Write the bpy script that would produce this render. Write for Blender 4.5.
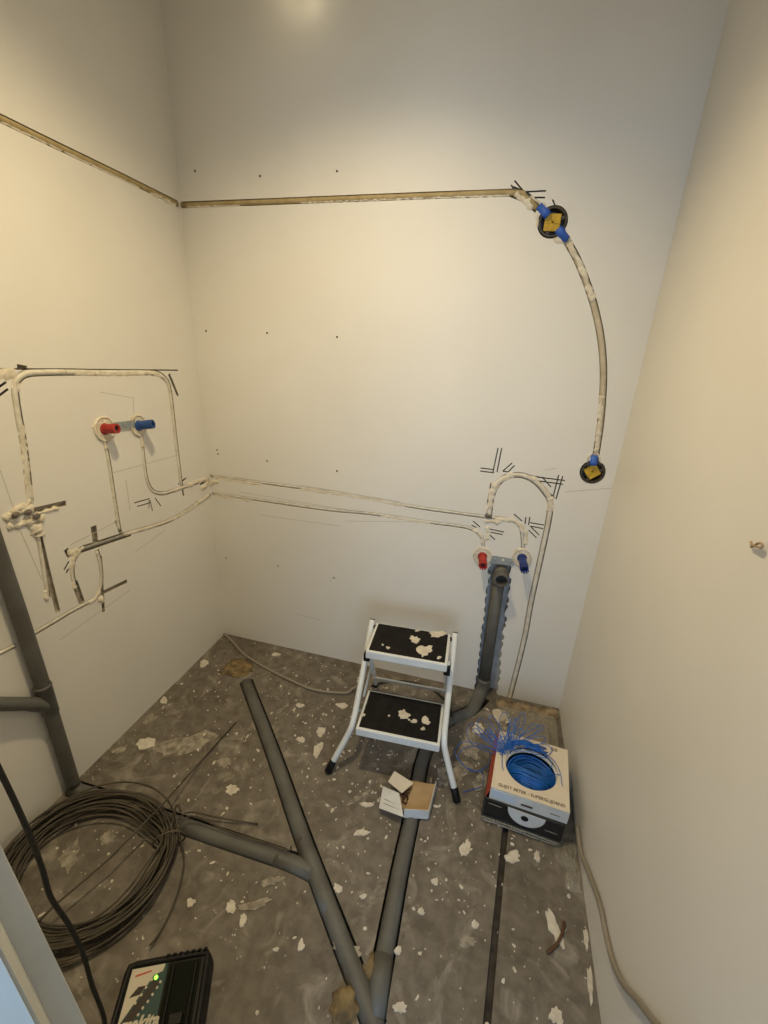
import bpy, bmesh, math, random
from mathutils import Vector, Matrix, noise
random.seed(7)
for o in list(bpy.data.objects): bpy.data.objects.remove(o)
scene = bpy.context.scene
COL = scene.collection

# ------------------------------------------------------------------ camera
YAW, PITCH, ROLL, FPX, CAMH = -0.2485246, 0.3644574, 0.0473747, 438.646, 1.5
XL, XR, YB = -1.28919, 0.42545, 1.70608      # left wall, right wall, back wall
ZC = 2.75                                     # ceiling
def cam_axes():
    cy, sy, cp, sp = math.cos(YAW), math.sin(YAW), math.cos(PITCH), math.sin(PITCH)
    cr, sr = math.cos(ROLL), math.sin(ROLL)
    f = Vector((sy*cp, cy*cp, -sp)); r = Vector((cy, -sy, 0)); u = r.cross(f)
    return r*cr+u*sr, -r*sr+u*cr, f
CR, CU, CF = cam_axes()
CAM = Vector((0, 0, CAMH))
cd = bpy.data.cameras.new('camera'); cd.sensor_fit = 'HORIZONTAL'; cd.sensor_width = 36
cd.lens = 36*FPX/768; cd.clip_start = 0.01
cam = bpy.data.objects.new('camera', cd); COL.objects.link(cam)
m3 = Matrix((CR, CU, -CF)).transposed()
cam.matrix_world = Matrix.Translation(CAM) @ m3.to_4x4()
scene.camera = cam

# ------------------------------------------------------------------ world, lights, exposure
w = bpy.data.worlds.new('world'); scene.world = w; w.use_nodes = True
w.node_tree.nodes['Background'].inputs[0].default_value = (0.60, 0.78, 1.0, 1)
w.node_tree.nodes['Background'].inputs[1].default_value = 0.75
LAMP = (-0.48, 0.86, 2.69)
sd = bpy.data.lights.new('ceiling_spot', 'SPOT'); sd.energy = 74; sd.color = (1.0, 0.79, 0.45)
sd.spot_size = math.radians(128); sd.spot_blend = 0.75; sd.shadow_soft_size = 0.05
so = bpy.data.objects.new('ceiling_spot', sd); so.location = LAMP; COL.objects.link(so)
wd = bpy.data.lights.new('window_daylight', 'AREA'); wd.shape = 'RECTANGLE'; wd.size = 1.6; wd.size_y = 1.2
wd.energy = 40; wd.color = (0.55, 0.75, 1.0)
wo = bpy.data.objects.new('window_daylight', wd); wo.location = (0.55, -2.6, 1.5)
wo.rotation_euler = (math.radians(90), 0, math.radians(8)); COL.objects.link(wo)
vs = scene.view_settings
vs.view_transform = 'Standard'; vs.look = 'None'; vs.gamma = 1; vs.use_curve_mapping = False; vs.exposure = 0.15

# ------------------------------------------------------------------ helpers: pixels to places
def ray(px, py): return (CR*(px-384) - CU*(py-512) + CF*FPX)
def hit(px, py, ax, val):
    d = ray(px, py); return CAM + d*((val-CAM[ax])/d[ax])
def fl(p, z=0.0): return hit(p[0], p[1], 2, z)
def bk(p, c=0.0): return hit(p[0], p[1], 1, YB-c)
def lf(p, c=0.0): return hit(p[0], p[1], 0, XL+c)
def rt(p, c=0.0): return hit(p[0], p[1], 0, XR-c)
# flat (u,v) frames of the surfaces; c is the height above the surface
MAP = {'back': lambda u, v, c: Vector((u, YB-c, v)), 'left': lambda u, v, c: Vector((XL+c, u, v)),
       'right': lambda u, v, c: Vector((XR-c, u, v)), 'floor': lambda u, v, c: Vector((u, v, c))}
def uv(s, p):
    if s == 'back': q = bk(p); return (q.x, q.z)
    if s == 'left': q = lf(p); return (q.y, q.z)
    if s == 'right': q = rt(p); return (q.y, q.z)
    q = fl(p); return (q.x, q.y)
def uvs(s, pts): return [uv(s, p) for p in pts]

def spline(pts, n=6, closed=False):
    P = [Vector(p) for p in pts]
    if len(P) < 3 and not closed: return P
    out = []; N = len(P)
    for i in range(N if closed else N-1):
        if closed: a, b, c, d = P[(i-1) % N], P[i], P[(i+1) % N], P[(i+2) % N]
        else: a, b, c, d = P[max(i-1, 0)], P[i], P[i+1], P[min(i+2, N-1)]
        for k in range(n):
            t = k/n; t2 = t*t; t3 = t2*t
            out.append(0.5*((2*b)+(c-a)*t+(2*a-5*b+4*c-d)*t2+(3*b-a-3*c+d)*t3))
    if not closed: out.append(P[-1])
    return out

# ------------------------------------------------------------------ helpers: meshes
def mesh_obj(name, V, F, mat, parent=None, smooth=False):
    me = bpy.data.meshes.new(name); me.from_pydata([tuple(v) for v in V], [], F); me.update()
    bm = bmesh.new(); bm.from_mesh(me); bmesh.ops.recalc_face_normals(bm, faces=bm.faces); bm.to_mesh(me); bm.free()
    if smooth:
        for p in me.polygons: p.use_smooth = True
    o = bpy.data.objects.new(name, me); COL.objects.link(o)
    for m in (mat if isinstance(mat, (list, tuple)) else [mat]): me.materials.append(m)
    if parent: attach(o, parent)
    return o
def attach(o, parent):
    o.parent = parent; o.matrix_parent_inverse = Matrix.Identity(4)
    L = PLACE.get(parent.name)
    if L is not None: o.matrix_parent_inverse = L.inverted()
PLACE = {}
def tag(o, label, cat=None, group=None, kind=None):
    o['label'] = label
    if cat: o['category'] = cat
    if group: o['group'] = group
    if kind: o['kind'] = kind
    return o
def thing(name, label, cat, loc=(0, 0, 0), group=None):
    o = bpy.data.objects.new(name, None); COL.objects.link(o); o.location = loc; o.empty_display_size = 0.05
    PLACE[o.name] = Matrix.Translation(Vector(loc))
    return tag(o, label, cat, group)

def tube_data(pts, r, seg=10, closed=False, caps=True, V=None, F=None):
    """swept tube; r is a number or one radius per point"""
    V = [] if V is None else V; F = [] if F is None else F
    P = [Vector(p) for p in pts]; n = len(P); base = len(V)
    ref = None
    for i in range(n):
        if closed: t = P[(i+1) % n]-P[(i-1) % n]
        else: t = P[min(i+1, n-1)]-P[max(i-1, 0)]
        t.normalize()
        if ref is None:
            ref = t.orthogonal().normalized()
        ref = (ref - t*ref.dot(t))
        if ref.length < 1e-6: ref = t.orthogonal()
        ref.normalize(); b = t.cross(ref)
        rr = r[i] if isinstance(r, (list, tuple)) else r
        for k in range(seg):
            a = 2*math.pi*k/seg; V.append(P[i]+(ref*math.cos(a)+b*math.sin(a))*rr)
    for i in range(n if closed else n-1):
        j = (i+1) % n
        for k in range(seg):
            F.append((base+i*seg+k, base+i*seg+(k+1) % seg, base+j*seg+(k+1) % seg, base+j*seg+k))
    if caps and not closed:
        F.append(tuple(base+k for k in range(seg))[::-1]); F.append(tuple(base+(n-1)*seg+k for k in range(seg)))
    return V, F
def tube(name, pts, r, mat, parent=None, seg=10, closed=False, caps=True, smooth=True):
    V, F = tube_data(pts, r, seg, closed, caps); return mesh_obj(name, V, F, mat, parent, smooth)
def lathe(name, axis_o, axis_d, prof, mat, parent=None, seg=24, smooth=True, up=None):
    """prof = [(radius, along)]"""
    d = Vector(axis_d).normalized(); a = d.orthogonal().normalized(); b = d.cross(a); o = Vector(axis_o)
    V = []; F = []; n = len(prof)
    for (r, h) in prof:
        for k in range(seg):
            t = 2*math.pi*k/seg; V.append(o+d*h+(a*math.cos(t)+b*math.sin(t))*r)
    for i in range(n-1):
        for k in range(seg): F.append((i*seg+k, i*seg+(k+1) % seg, (i+1)*seg+(k+1) % seg, (i+1)*seg+k))
    if prof[0][0] > 1e-6: F.append(tuple(range(seg))[::-1])
    if prof[-1][0] > 1e-6: F.append(tuple((n-1)*seg+k for k in range(seg)))
    ob = mesh_obj(name, V, F, mat, parent, smooth)
    if smooth: sharp(ob)
    return ob
def sharp(o, ang=35):
    me = o.data; bm = bmesh.new(); bm.from_mesh(me)
    bmesh.ops.remove_doubles(bm, verts=bm.verts, dist=1e-6)
    for e in bm.edges:
        e.smooth = not (len(e.link_faces) == 2 and e.calc_face_angle(0) > math.radians(ang))
    bm.to_mesh(me); bm.free()
def bevel_obj(o, wd_, seg=2):
    bm = bmesh.new(); bm.from_mesh(o.data)
    bmesh.ops.bevel(bm, geom=list(bm.edges), offset=wd_, segments=seg, profile=0.6, affect='EDGES', clamp_overlap=True)
    bm.to_mesh(o.data); bm.free(); return o
def hexa(name, bot, top, mat, parent=None, bev=0.0):
    V = list(bot)+list(top)
    F = [(3, 2, 1, 0), (4, 5, 6, 7), (0, 1, 5, 4), (1, 2, 6, 5), (2, 3, 7, 6), (3, 0, 4, 7)]
    o = mesh_obj(name, V, F, mat, parent)
    if bev: bevel_obj(o, bev)
    return o
def box(name, lo, hi, mat, parent=None, bev=0.0):
    (a, b, c), (d, e, f) = lo, hi
    return hexa(name, [(a, b, c), (d, b, c), (d, e, c), (a, e, c)], [(a, b, f), (d, b, f), (d, e, f), (a, e, f)], mat, parent, bev)
def prism_uv(name, s, outline, c0, c1, mat, parent=None):
    n = len(outline); M = MAP[s]
    V = [M(u, v, c0) for u, v in outline]+[M(u, v, c1) for u, v in outline]
    F = [tuple(range(n))[::-1], tuple(range(n, 2*n))]+[(i, (i+1) % n, n+(i+1) % n, n+i) for i in range(n)]
    return mesh_obj(name, V, F, mat, parent)
def blob_outline(cu, cv, ru, rv, rot=0, n=14, jit=0.3, seed=0):
    rnd = random.Random(seed); out = []
    ph = [rnd.uniform(0, 6.28) for _ in range(3)]
    for k in range(n):
        a = 2*math.pi*k/n
        r = 1+jit*(0.3*math.sin(2*a+ph[0])+0.28*math.sin(3*a+ph[1])+0.22*math.sin(7*a+ph[2]))+rnd.uniform(-.38, .34)*jit
        x, y = ru*r*math.cos(a), rv*r*math.sin(a)
        out.append((cu+x*math.cos(rot)-y*math.sin(rot), cv+x*math.sin(rot)+y*math.cos(rot)))
    return out
def lumpy(name, c, rx, ry, rz, mat, parent=None, amp=0.25, freq=30, sub=3, normal=None):
    bm = bmesh.new(); bmesh.ops.create_icosphere(bm, subdivisions=sub, radius=1)
    c = Vector(c)
    for v in bm.verts:
        k = 1+amp*noise.noise(v.co*freq*0.06+c*17)+0.5*amp*noise.noise(v.co*freq*0.16+c*31)
        v.co = Vector((v.co.x*rx, v.co.y*ry, v.co.z*rz))*k+c
    me = bpy.data.meshes.new(name); bm.to_mesh(me); bm.free(); me.materials.append(mat)
    for p in me.polygons: p.use_smooth = True
    o = bpy.data.objects.new(name, me); COL.objects.link(o)
    if parent: attach(o, parent)
    return o
def ridge(name, s, pts, wdt, hgt, mat, parent=None, jit=0.35, seed=1, step=0.004, base=-0.004):
    """a lumpy strip of plaster lying on a surface along a (u,v) polyline"""
    rnd = random.Random(seed); P = [Vector((p[0], p[1])) for p in pts]
    Q = [P[0]]
    for a, b in zip(P, P[1:]):
        n = max(1, int((b-a).length/step))
        for k in range(1, n+1): Q.append(a.lerp(b, k/n))
    V = []; F = []; prof = [(-1, 0), (-.62, .72), (0, 1), (.62, .72), (1, 0)]; M = MAP[s]; off = seed*3.7
    for i, q in enumerate(Q):
        t = Q[min(i+1, len(Q)-1)]-Q[max(i-1, 0)]
        if t.length < 1e-7: t = Vector((1, 0))
        t.normalize(); nn = Vector((-t.y, t.x))
        kl = 1+jit*1.6*noise.noise(Vector((i*step*70, off, 0))); kr = 1+jit*1.6*noise.noise(Vector((i*step*70, off, 9)))
        hgt_ = hgt*.55; kh = 1+jit*0.9*noise.noise(Vector((i*step*90, off, 20)))
        if i in (0, len(Q)-1): kl = kr = 0.4; kh = 0.3
        for a, h in prof:
            p = q+nn*a*wdt*0.42*(kr if a > 0 else kl); V.append(M(p.x, p.y, base+(hgt_-base)*h*kh if h else base))
    m = len(prof)
    for i in range(len(Q)-1):
        for k in range(m-1): F.append((i*m+k, i*m+k+1, (i+1)*m+k+1, (i+1)*m+k))
        F.append((i*m+m-1, i*m, (i+1)*m, (i+1)*m+m-1))
    F.append(tuple(range(m))); F.append(tuple((len(Q)-1)*m+k for k in range(m)))
    return mesh_obj(name, V, F, mat, parent, True)

# ------------------------------------------------------------------ materials
def mat(name, col, rough=0.6, metal=0.0, var=None, vscale=8.0, bump=0.0, bscale=60.0, spec=0.5, coat=0.0, trans=0.0, emit=None, alpha=1.0):
    m = bpy.data.materials.new(name); m.use_nodes = True; nt = m.node_tree; b = nt.nodes['Principled BSDF']
    b.inputs['Roughness'].default_value = rough; b.inputs['Metallic'].default_value = metal
    b.inputs['Specular IOR Level'].default_value = spec; b.inputs['Coat Weight'].default_value = coat
    b.inputs['Transmission Weight'].default_value = trans; b.inputs['Alpha'].default_value = alpha
    b.inputs['Base Color'].default_value = (*col, 1)
    tc = nt.nodes.new('ShaderNodeTexCoord')
    n = nt.nodes.new('ShaderNodeTexNoise'); n.inputs['Scale'].default_value = vscale; n.inputs['Detail'].default_value = 5
    nt.links.new(tc.outputs['Object'], n.inputs['Vector'])
    r = nt.nodes.new('ShaderNodeValToRGB'); v = var if var else tuple(c*0.88 for c in col)
    r.color_ramp.elements[0].position = 0.35; r.color_ramp.elements[0].color = (*v, 1)
    r.color_ramp.elements[1].position = 0.62; r.color_ramp.elements[1].color = (*col, 1)
    nt.links.new(n.outputs['Fac'], r.inputs['Fac']); nt.links.new(r.outputs['Color'], b.inputs['Base Color'])
    if bump:
        n2 = nt.nodes.new('ShaderNodeTexNoise'); n2.inputs['Scale'].default_value = bscale; n2.inputs['Detail'].default_value = 4
        nt.links.new(tc.outputs['Object'], n2.inputs['Vector'])
        bp = nt.nodes.new('ShaderNodeBump'); bp.inputs['Strength'].default_value = bump; bp.inputs['Distance'].default_value = 0.004
        nt.links.new(n2.outputs['Fac'], bp.inputs['Height']); nt.links.new(bp.outputs['Normal'], b.inputs['Normal'])
    if emit:
        b.inputs['Emission Color'].default_value = (*emit[0], 1); b.inputs['Emission Strength'].default_value = emit[1]
    return m
M_WALL = mat('wall_paint', (0.78, 0.76, 0.72), rough=0.42, var=(0.745, 0.725, 0.68), vscale=2.2, bump=0.10, bscale=14, spec=0.35)
M_RAW = mat('raw_plaster', (0.46, 0.41, 0.32), rough=0.95, var=(0.30, 0.26, 0.20), vscale=40, bump=0.6, bscale=90)
M_CUT = mat('saw_cut_edge', (0.17, 0.15, 0.13), rough=0.95, var=(0.11, 0.1, 0.085), vscale=60)
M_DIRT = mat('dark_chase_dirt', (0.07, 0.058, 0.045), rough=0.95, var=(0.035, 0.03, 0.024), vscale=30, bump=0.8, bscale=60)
M_MORTAR = mat('grey_mortar', (0.46, 0.455, 0.44), rough=0.9, var=(0.36, 0.355, 0.345), vscale=25, bump=0.5, bscale=80)
M_PLAST = mat('cream_plaster', (0.76, 0.71, 0.60), rough=0.9, var=(0.64, 0.56, 0.43), vscale=35, bump=0.7, bscale=120)
M_COND = mat('white_conduit', (0.72, 0.69, 0.61), rough=0.6, var=(0.60, 0.55, 0.45), vscale=30)
M_GREYC = mat('grey_conduit', (0.30, 0.285, 0.25), rough=0.6, var=(0.22, 0.21, 0.18), vscale=40)
M_COND2 = mat('stained_conduit', (0.60, 0.53, 0.40), rough=0.6, var=(0.46, 0.39, 0.27), vscale=26)
M_CABLE = mat('beige_cable', (0.42, 0.33, 0.17), rough=0.7, var=(0.33, 0.25, 0.12), vscale=40, bump=0.3)
M_PIPE = mat('grey_pvc', (0.125, 0.127, 0.118), rough=0.55, var=(0.088, 0.084, 0.075), vscale=9, bump=0.15, bscale=40)
M_PIPEIN = mat('pipe_inside', (0.03, 0.03, 0.03), rough=0.8)
M_WHITE = mat('white_enamel', (0.74, 0.78, 0.80), rough=0.3, var=(0.68, 0.71, 0.72), vscale=12)
M_RUBBER = mat('black_rubber', (0.014, 0.013, 0.012), rough=0.9, var=(0.009, 0.008, 0.008), vscale=30, bump=0.25, bscale=220, spec=0.2)
M_BLACKP = mat('black_plastic', (0.009, 0.009, 0.009), rough=0.5, spec=0.25, bump=0.05)
M_SPLASH = mat('dried_plaster', (0.66, 0.62, 0.54), rough=0.9, var=(0.52, 0.47, 0.39), vscale=45, bump=0.5, bscale=150)
M_STAIN = mat('thin_plaster_film', (0.36, 0.325, 0.265), rough=0.9, var=(0.17, 0.15, 0.12), vscale=42)
M_FOAM = mat('ochre_foam', (0.25, 0.18, 0.085), rough=0.95, var=(0.10, 0.072, 0.04), vscale=28, bump=0.8, bscale=60)
M_MSTRIP = mat('brown_mortar', (0.36, 0.28, 0.18), rough=0.95, var=(0.14, 0.10, 0.065), vscale=26, bump=0.8, bscale=60)
M_RED = mat('red_plastic', (0.40, 0.03, 0.022), rough=0.5, var=(0.30, 0.02, 0.018), vscale=30)
M_BLUE = mat('blue_plastic', (0.022, 0.085, 0.30), rough=0.5, var=(0.016, 0.06, 0.23), vscale=30)
M_NAVY = mat('navy_plastic', (0.018, 0.045, 0.22), rough=0.45, var=(0.012, 0.03, 0.16), vscale=30)
M_CLIP = mat('royal_blue_plastic', (0.03, 0.12, 0.55), rough=0.5)
M_STEEL = mat('grey_metal', (0.36, 0.40, 0.415), rough=0.45, metal=0.3)
M_BOXBRN = mat('dark_brown_plastic', (0.05, 0.036, 0.022), rough=0.55, var=(0.035, 0.025, 0.016), vscale=60)
M_YEL = mat('yellow_plastic', (0.62, 0.40, 0.02), rough=0.55, var=(0.48, 0.29, 0.015), vscale=60)
M_WIRE = mat('blue_wire', (0.01, 0.14, 0.55), rough=0.4, var=(0.008, 0.10, 0.42), vscale=30)
M_COIL = mat('grey_brown_wire', (0.085, 0.07, 0.05), rough=0.6, var=(0.045, 0.037, 0.026), vscale=14)
M_CORD = mat('black_cord', (0.014, 0.012, 0.011), rough=0.75, bump=0.5, bscale=300)
M_CARD = mat('cream_carton', (0.70, 0.63, 0.52), rough=0.7, var=(0.66, 0.59, 0.48), vscale=15)
M_CARDW = mat('white_carton', (0.66, 0.67, 0.67), rough=0.65, var=(0.58, 0.58, 0.56), vscale=18)
M_TAN = mat('tan_carton', (0.44, 0.31, 0.17), rough=0.85, var=(0.38, 0.26, 0.14), vscale=25)
M_REDC = mat('red_carton', (0.45, 0.075, 0.035), rough=0.6)
M_INK = mat('dark_brown_ink', (0.09, 0.05, 0.035), rough=0.7)
M_BLKC = mat('black_carton', (0.012, 0.012, 0.013), rough=0.45)
M_LABEL = mat('pale_blue_label', (0.55, 0.65, 0.76), rough=0.5)
M_TEAL = mat('teal_print', (0.01, 0.05, 0.045), rough=0.5)
M_DARKPR = mat('dark_brown_print', (0.02, 0.011, 0.007), rough=0.5)
M_CREAMPR = mat('cream_print', (0.55, 0.50, 0.40), rough=0.5)
M_LED = mat('green_led', (0.1, 0.8, 0.05), rough=0.3, emit=((0.25, 1.0, 0.05), 3.0))
M_FILM = mat('clear_plastic_film', (0.62, 0.58, 0.48), rough=0.18, trans=0.0, alpha=0.3, spec=0.7, bump=0.4, bscale=30)
M_SCREW = mat('rusty_screw', (0.16, 0.07, 0.04), rough=0.5, metal=0.4)
M_GREYHOSE = mat('grey_beige_cable', (0.27, 0.24, 0.195), rough=0.6)
M_CEIL = mat('ceiling_paint', (0.74, 0.73, 0.70), rough=0.8)
M_PENCIL = mat('pencil_grey', (0.50, 0.47, 0.42), rough=0.9)
M_BULB = mat('lamp_glass', (0.9, 0.85, 0.7), rough=0.3, emit=((1.0, 0.85, 0.6), 60.0))
M_GLOWBULB = mat('added_bulb_glass', (0.9, 0.85, 0.7), rough=0.3, emit=((1.0, 0.82, 0.5), 9.0))  # glowing glass of the bulb added above the picture
M_JAMB = mat('door_frame_paint', (0.52, 0.52, 0.48), rough=0.5, var=(0.46, 0.46, 0.42), vscale=10)

def floor_material():
    m = bpy.data.materials.new('worn_floor'); m.use_nodes = True; nt = m.node_tree; b = nt.nodes['Principled BSDF']
    N = nt.nodes.new; L = nt.links.new
    tc = N('ShaderNodeTexCoord')
    def nz(scale, detail, dist=0.0, rough=0.55):
        n = N('ShaderNodeTexNoise'); n.inputs['Scale'].default_value = scale; n.inputs['Detail'].default_value = detail
        n.inputs['Distortion'].default_value = dist; n.inputs['Roughness'].default_value = rough
        L(tc.outputs['Object'], n.inputs['Vector']); return n
    def ramp(src, p0, c0, p1, c1):
        r = N('ShaderNodeValToRGB'); e = r.color_ramp.elements
        e[0].position = p0; e[0].color = (*c0, 1); e[1].position = p1; e[1].color = (*c1, 1); L(src, r.inputs['Fac']); return r
    def mix(f, a, b_):
        x = N('ShaderNodeMix'); x.data_type = 'RGBA'
        L(f, x.inputs[0]); L(a, x.inputs[6]); L(b_, x.inputs[7]); return x.outputs[2]
    base = ramp(nz(3.2, 6, 0.6).outputs['Fac'], 0.32, (0.105, 0.088, 0.068), 0.68, (0.20, 0.176, 0.147))
    fine = ramp(nz(26, 6, 0.3).outputs['Fac'], 0.36, (0.075, 0.062, 0.048), 0.66, (0.225, 0.20, 0.167))
    f1 = N('ShaderNodeValue'); f1.outputs[0].default_value = 0.42
    c = mix(f1.outputs[0], base.outputs['Color'], fine.outputs['Color'])
    # thin dusty smears of dried plaster, own shapes
    sm = ramp(nz(7.5, 7, 1.4, 0.62).outputs['Fac'], 0.54, (0, 0, 0), 0.68, (0.72, 0.72, 0.72))
    dust = N('ShaderNodeRGB'); dust.outputs[0].default_value = (0.33, 0.305, 0.26, 1)
    c = mix(sm.outputs['Color'], c, dust.outputs[0])
    # specks
    vo = N('ShaderNodeTexVoronoi'); vo.inputs['Scale'].default_value = 55; L(tc.outputs['Object'], vo.inputs['Vector'])
    sp = ramp(vo.outputs['Distance'], 0.10, (1, 1, 1), 0.16, (0, 0, 0))
    gate = ramp(nz(9, 3).outputs['Fac'], 0.53, (0, 0, 0), 0.60, (1, 1, 1))
    mu = N('ShaderNodeMath'); mu.operation = 'MULTIPLY'; L(sp.outputs['Color'], mu.inputs[0]); L(gate.outputs['Color'], mu.inputs[1])
    wht = N('ShaderNodeRGB'); wht.outputs[0].default_value = (0.50, 0.47, 0.41, 1)
    c = mix(mu.outputs[0], c, wht.outputs[0])
    L(c, b.inputs['Base Color'])
    rr = ramp(nz(6, 4).outputs['Fac'], 0.3, (0.42, 0.42, 0.42), 0.7, (0.75, 0.75, 0.75)); L(rr.outputs['Color'], b.inputs['Roughness'])
    bp = N('ShaderNodeBump'); bp.inputs['Strength'].default_value = 0.35; bp.inputs['Distance'].default_value = 0.004
    L(nz(45, 6).outputs['Fac'], bp.inputs['Height']); L(bp.outputs['Normal'], b.inputs['Normal'])
    b.inputs['Specular IOR Level'].default_value = 0.35
    return m
M_FLOOR = floor_material()

# ------------------------------------------------------------------ layout of chases (pixel polylines)
# floor drains
A_PTS = [fl(p) for p in [(246, 681), (273, 752), (300, 829), (318, 878), (340, 935), (366, 1003), (376, 1030)]]
B_PTS = [fl(p) for p in [(72, 788), (110, 800), (160, 817), (240, 844), (290, 861), (313, 872)]]
C_PTS = [fl(p) for p in [(484, 697), (470, 711), (447, 722)]] + [fl(p) for p in [(425, 752), (413, 810), (400, 870), (386, 945), (376, 1000), (372, 1030)]]
def xy(P): return [(p.x, p.y) for p in P]

def cutter(s, pts, wdt, depth, seed=0, ends=0.0):
    """groove prism along a (u,v) polyline"""
    P = [Vector((p[0], p[1])) for p in pts]; M = MAP[s]
    if ends:
        P[0] = P[0]+(P[0]-P[1]).normalized()*ends; P[-1] = P[-1]+(P[-1]-P[-2]).normalized()*ends
    V = []; n = len(P)
    for i in range(n):
        t = P[min(i+1, n-1)]-P[max(i-1, 0)]; t.normalize(); nn = Vector((-t.y, t.x))*wdt*0.5
        for a, c in ((nn, 0.03), (-nn, 0.03), (-nn, -depth), (nn, -depth)):
            q = P[i]+a; V.append(M(q.x, q.y, c))
    F = [(0, 1, 2, 3), tuple((n-1)*4+k for k in (3, 2, 1, 0))]
    for i in range(n-1):
        for k in range(4): F.append((i*4+k, i*4+(k+1) % 4, (i+1)*4+(k+1) % 4, (i+1)*4+k))
    return V, F
def carve(obj, cutters):
    """cutters = [(verts, faces, material)]"""
    tmp = []
    for V, F, m in cutters:
        c = mesh_obj('cutter', V, F, m); tmp.append(c)
        md = obj.modifiers.new('b', 'BOOLEAN'); md.operation = 'DIFFERENCE'; md.object = c; md.solver = 'EXACT'
        md.material_mode = 'TRANSFER'
    bpy.context.view_layer.update()
    dg = bpy.context.evaluated_depsgraph_get()
    me = bpy.data.meshes.new_from_object(obj.evaluated_get(dg), depsgraph=dg)
    obj.modifiers.clear(); obj.data = me
    for c in tmp: bpy.data.objects.remove(c)

# ------------------------------------------------------------------ the room
T = 0.14
floor = box('floor', (XL-T, -0.6, -0.14), (XR+T, YB+T, 0), M_FLOOR); tag(floor, 'worn grey brown floor spattered with plaster', kind='structure')
hall = box('floor_hall', (-2.5, -3.5, -0.14), (2.5, -0.6, 0), M_FLOOR); tag(hall, 'worn floor outside the doorway', kind='structure')
ceil = box('ceiling', (XL-T, -0.02, ZC), (XR+T, YB+T, ZC+0.1), M_CEIL); tag(ceil, 'plain painted ceiling', kind='structure')
wall_back = box('wall_back', (XL, YB, 0), (XR, YB+T, ZC), M_WALL); tag(wall_back, 'off white back wall with chased pipe grooves', kind='structure')
wall_left = box('wall_left', (XL-T, -0.02, 0), (XL, YB+T, ZC), M_WALL); tag(wall_left, 'off white left wall with chased pipe grooves', kind='structure')
wall_right = box('wall_right', (XR, -0.35, 0), (XR+T, YB+T, ZC), M_WALL); tag(wall_right, 'bare off white right wall', kind='structure')
wall_front = box('wall_front', (XL, 0.03, 0), (-0.42, 0.12, ZC), M_WALL); tag(wall_front, 'white wall beside the doorway', kind='structure')
# door frame post seen at the lower left, slightly out of plumb
def edge_line(p, q, y):
    a = hit(*p, 1, y); b = hit(*q, 1, y); d = (b-a)/(b.z-a.z)
    return lambda z: a+d*(z-a.z)
e1 = edge_line((3, 848), (88, 1024), 0.12); e2 = edge_line((-2, 955), (34, 1024), 0.086)
z0, z1 = 0.0, 2.1
trim1 = hexa('trim_1', [e2(z0)+Vector((-.3, 0, 0)), e2(z0), e1(z0), e1(z0)+Vector((-.3, 0, 0))],
             [e2(z1)+Vector((-.1, 0, 0)), e2(z1), e1(z1), e1(z1)+Vector((-.1, 0, 0))], M_JAMB, None, 0.004)
tag(trim1, 'white door frame post at the lower left', kind='structure')
lint = box('wall_front_lintel', (-0.42, 0.03, 2.1), (XR, 0.12, ZC), M_WALL); lint.name = 'wall_front_over_door'
tag(lint, 'white wall over the doorway', kind='structure')

# ---- grooves of the back wall
B_UP = [(211, 476), (250, 481), (288, 486), (354, 495.5), (409, 506), (450, 512), (487, 517)]
B_LO = [(213, 493.5), (264, 500.5), (327, 509.5), (370, 513.5), (424, 521.5), (456, 525.5), (470, 528.5), (479, 534), (483, 542), (483, 552)]
B_COLD = [(487, 517), (503, 518.5), (514, 521), (520, 527), (522.5, 537), (523, 552)]
B_ARCH = [(489, 516), (491, 500), (495, 488), (502.5, 479), (514, 475), (526, 476.5), (537, 483), (546, 493.5), (550.5, 503), (548.5, 521), (543.5, 545), (536.5, 577), (530.6, 604), (525, 636), (516.5, 671), (509.5, 698)]
B_CURVE = [(567, 241), (576, 257), (583, 273), (590, 292), (595.5, 311), (600.5, 335), (603, 358), (603.5, 380), (602, 408), (599.5, 432), (595.5, 458)]
B_TOP = [(181, 205), (260, 202), (350, 198.5), (440, 195), (515, 192.5)]
B_TOPEND = [(513, 192), (525, 197), (537, 207)]
L_TOP = [(-30, 104), (0, 118), (60, 147), (120, 175.5), (178, 204)]
SLIT_B = [((498, 448), (493, 472)), ((501.7, 448), (497, 472)), ((480.5, 468), (494, 469.7)), ((480, 471), (494, 472.8)),
          ((512, 463), (503, 471)), ((514.5, 465.5), (508, 472)), ((502.5, 471), (539, 477)), ((537, 477), (565, 480.5)), ((539, 481), (563, 484.3)),
          ((558.7, 475), (553, 497)), ((562.7, 476), (556, 499)), ((538, 481.7), (554.6, 498)), ((491, 483), (487, 505)),
          ((514, 514), (522, 521)), ((511, 517), (518, 522)), ((526, 517), (525, 524)), ((529.8, 517), (528.6, 525)),
          ((530, 522.7), (544, 525)), ((530, 526), (543, 528.6)), ((531, 527), (539, 535)), ((528.6, 530), (536.4, 537.8)),
          ((473, 521), (480, 527)), ((471.5, 525), (477, 528)), ((489.5, 529), (504, 532)), ((489.5, 532), (502.5, 534.6)), ((489.5, 534.4), (495, 539.8)),
          ((542, 477), (551, 487)), ((514.5, 180.5), (524, 192)), ((511, 185), (516, 191.5)), ((523, 192), (546, 190.8)), ((530, 197.5), (545, 197.5)), ((552.5, 199.5), (556, 208)),
          ((213, 476.5), (232, 479)), ((214, 494), (232, 496.5)), ((180, 203), (179.8, 214))]
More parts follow.
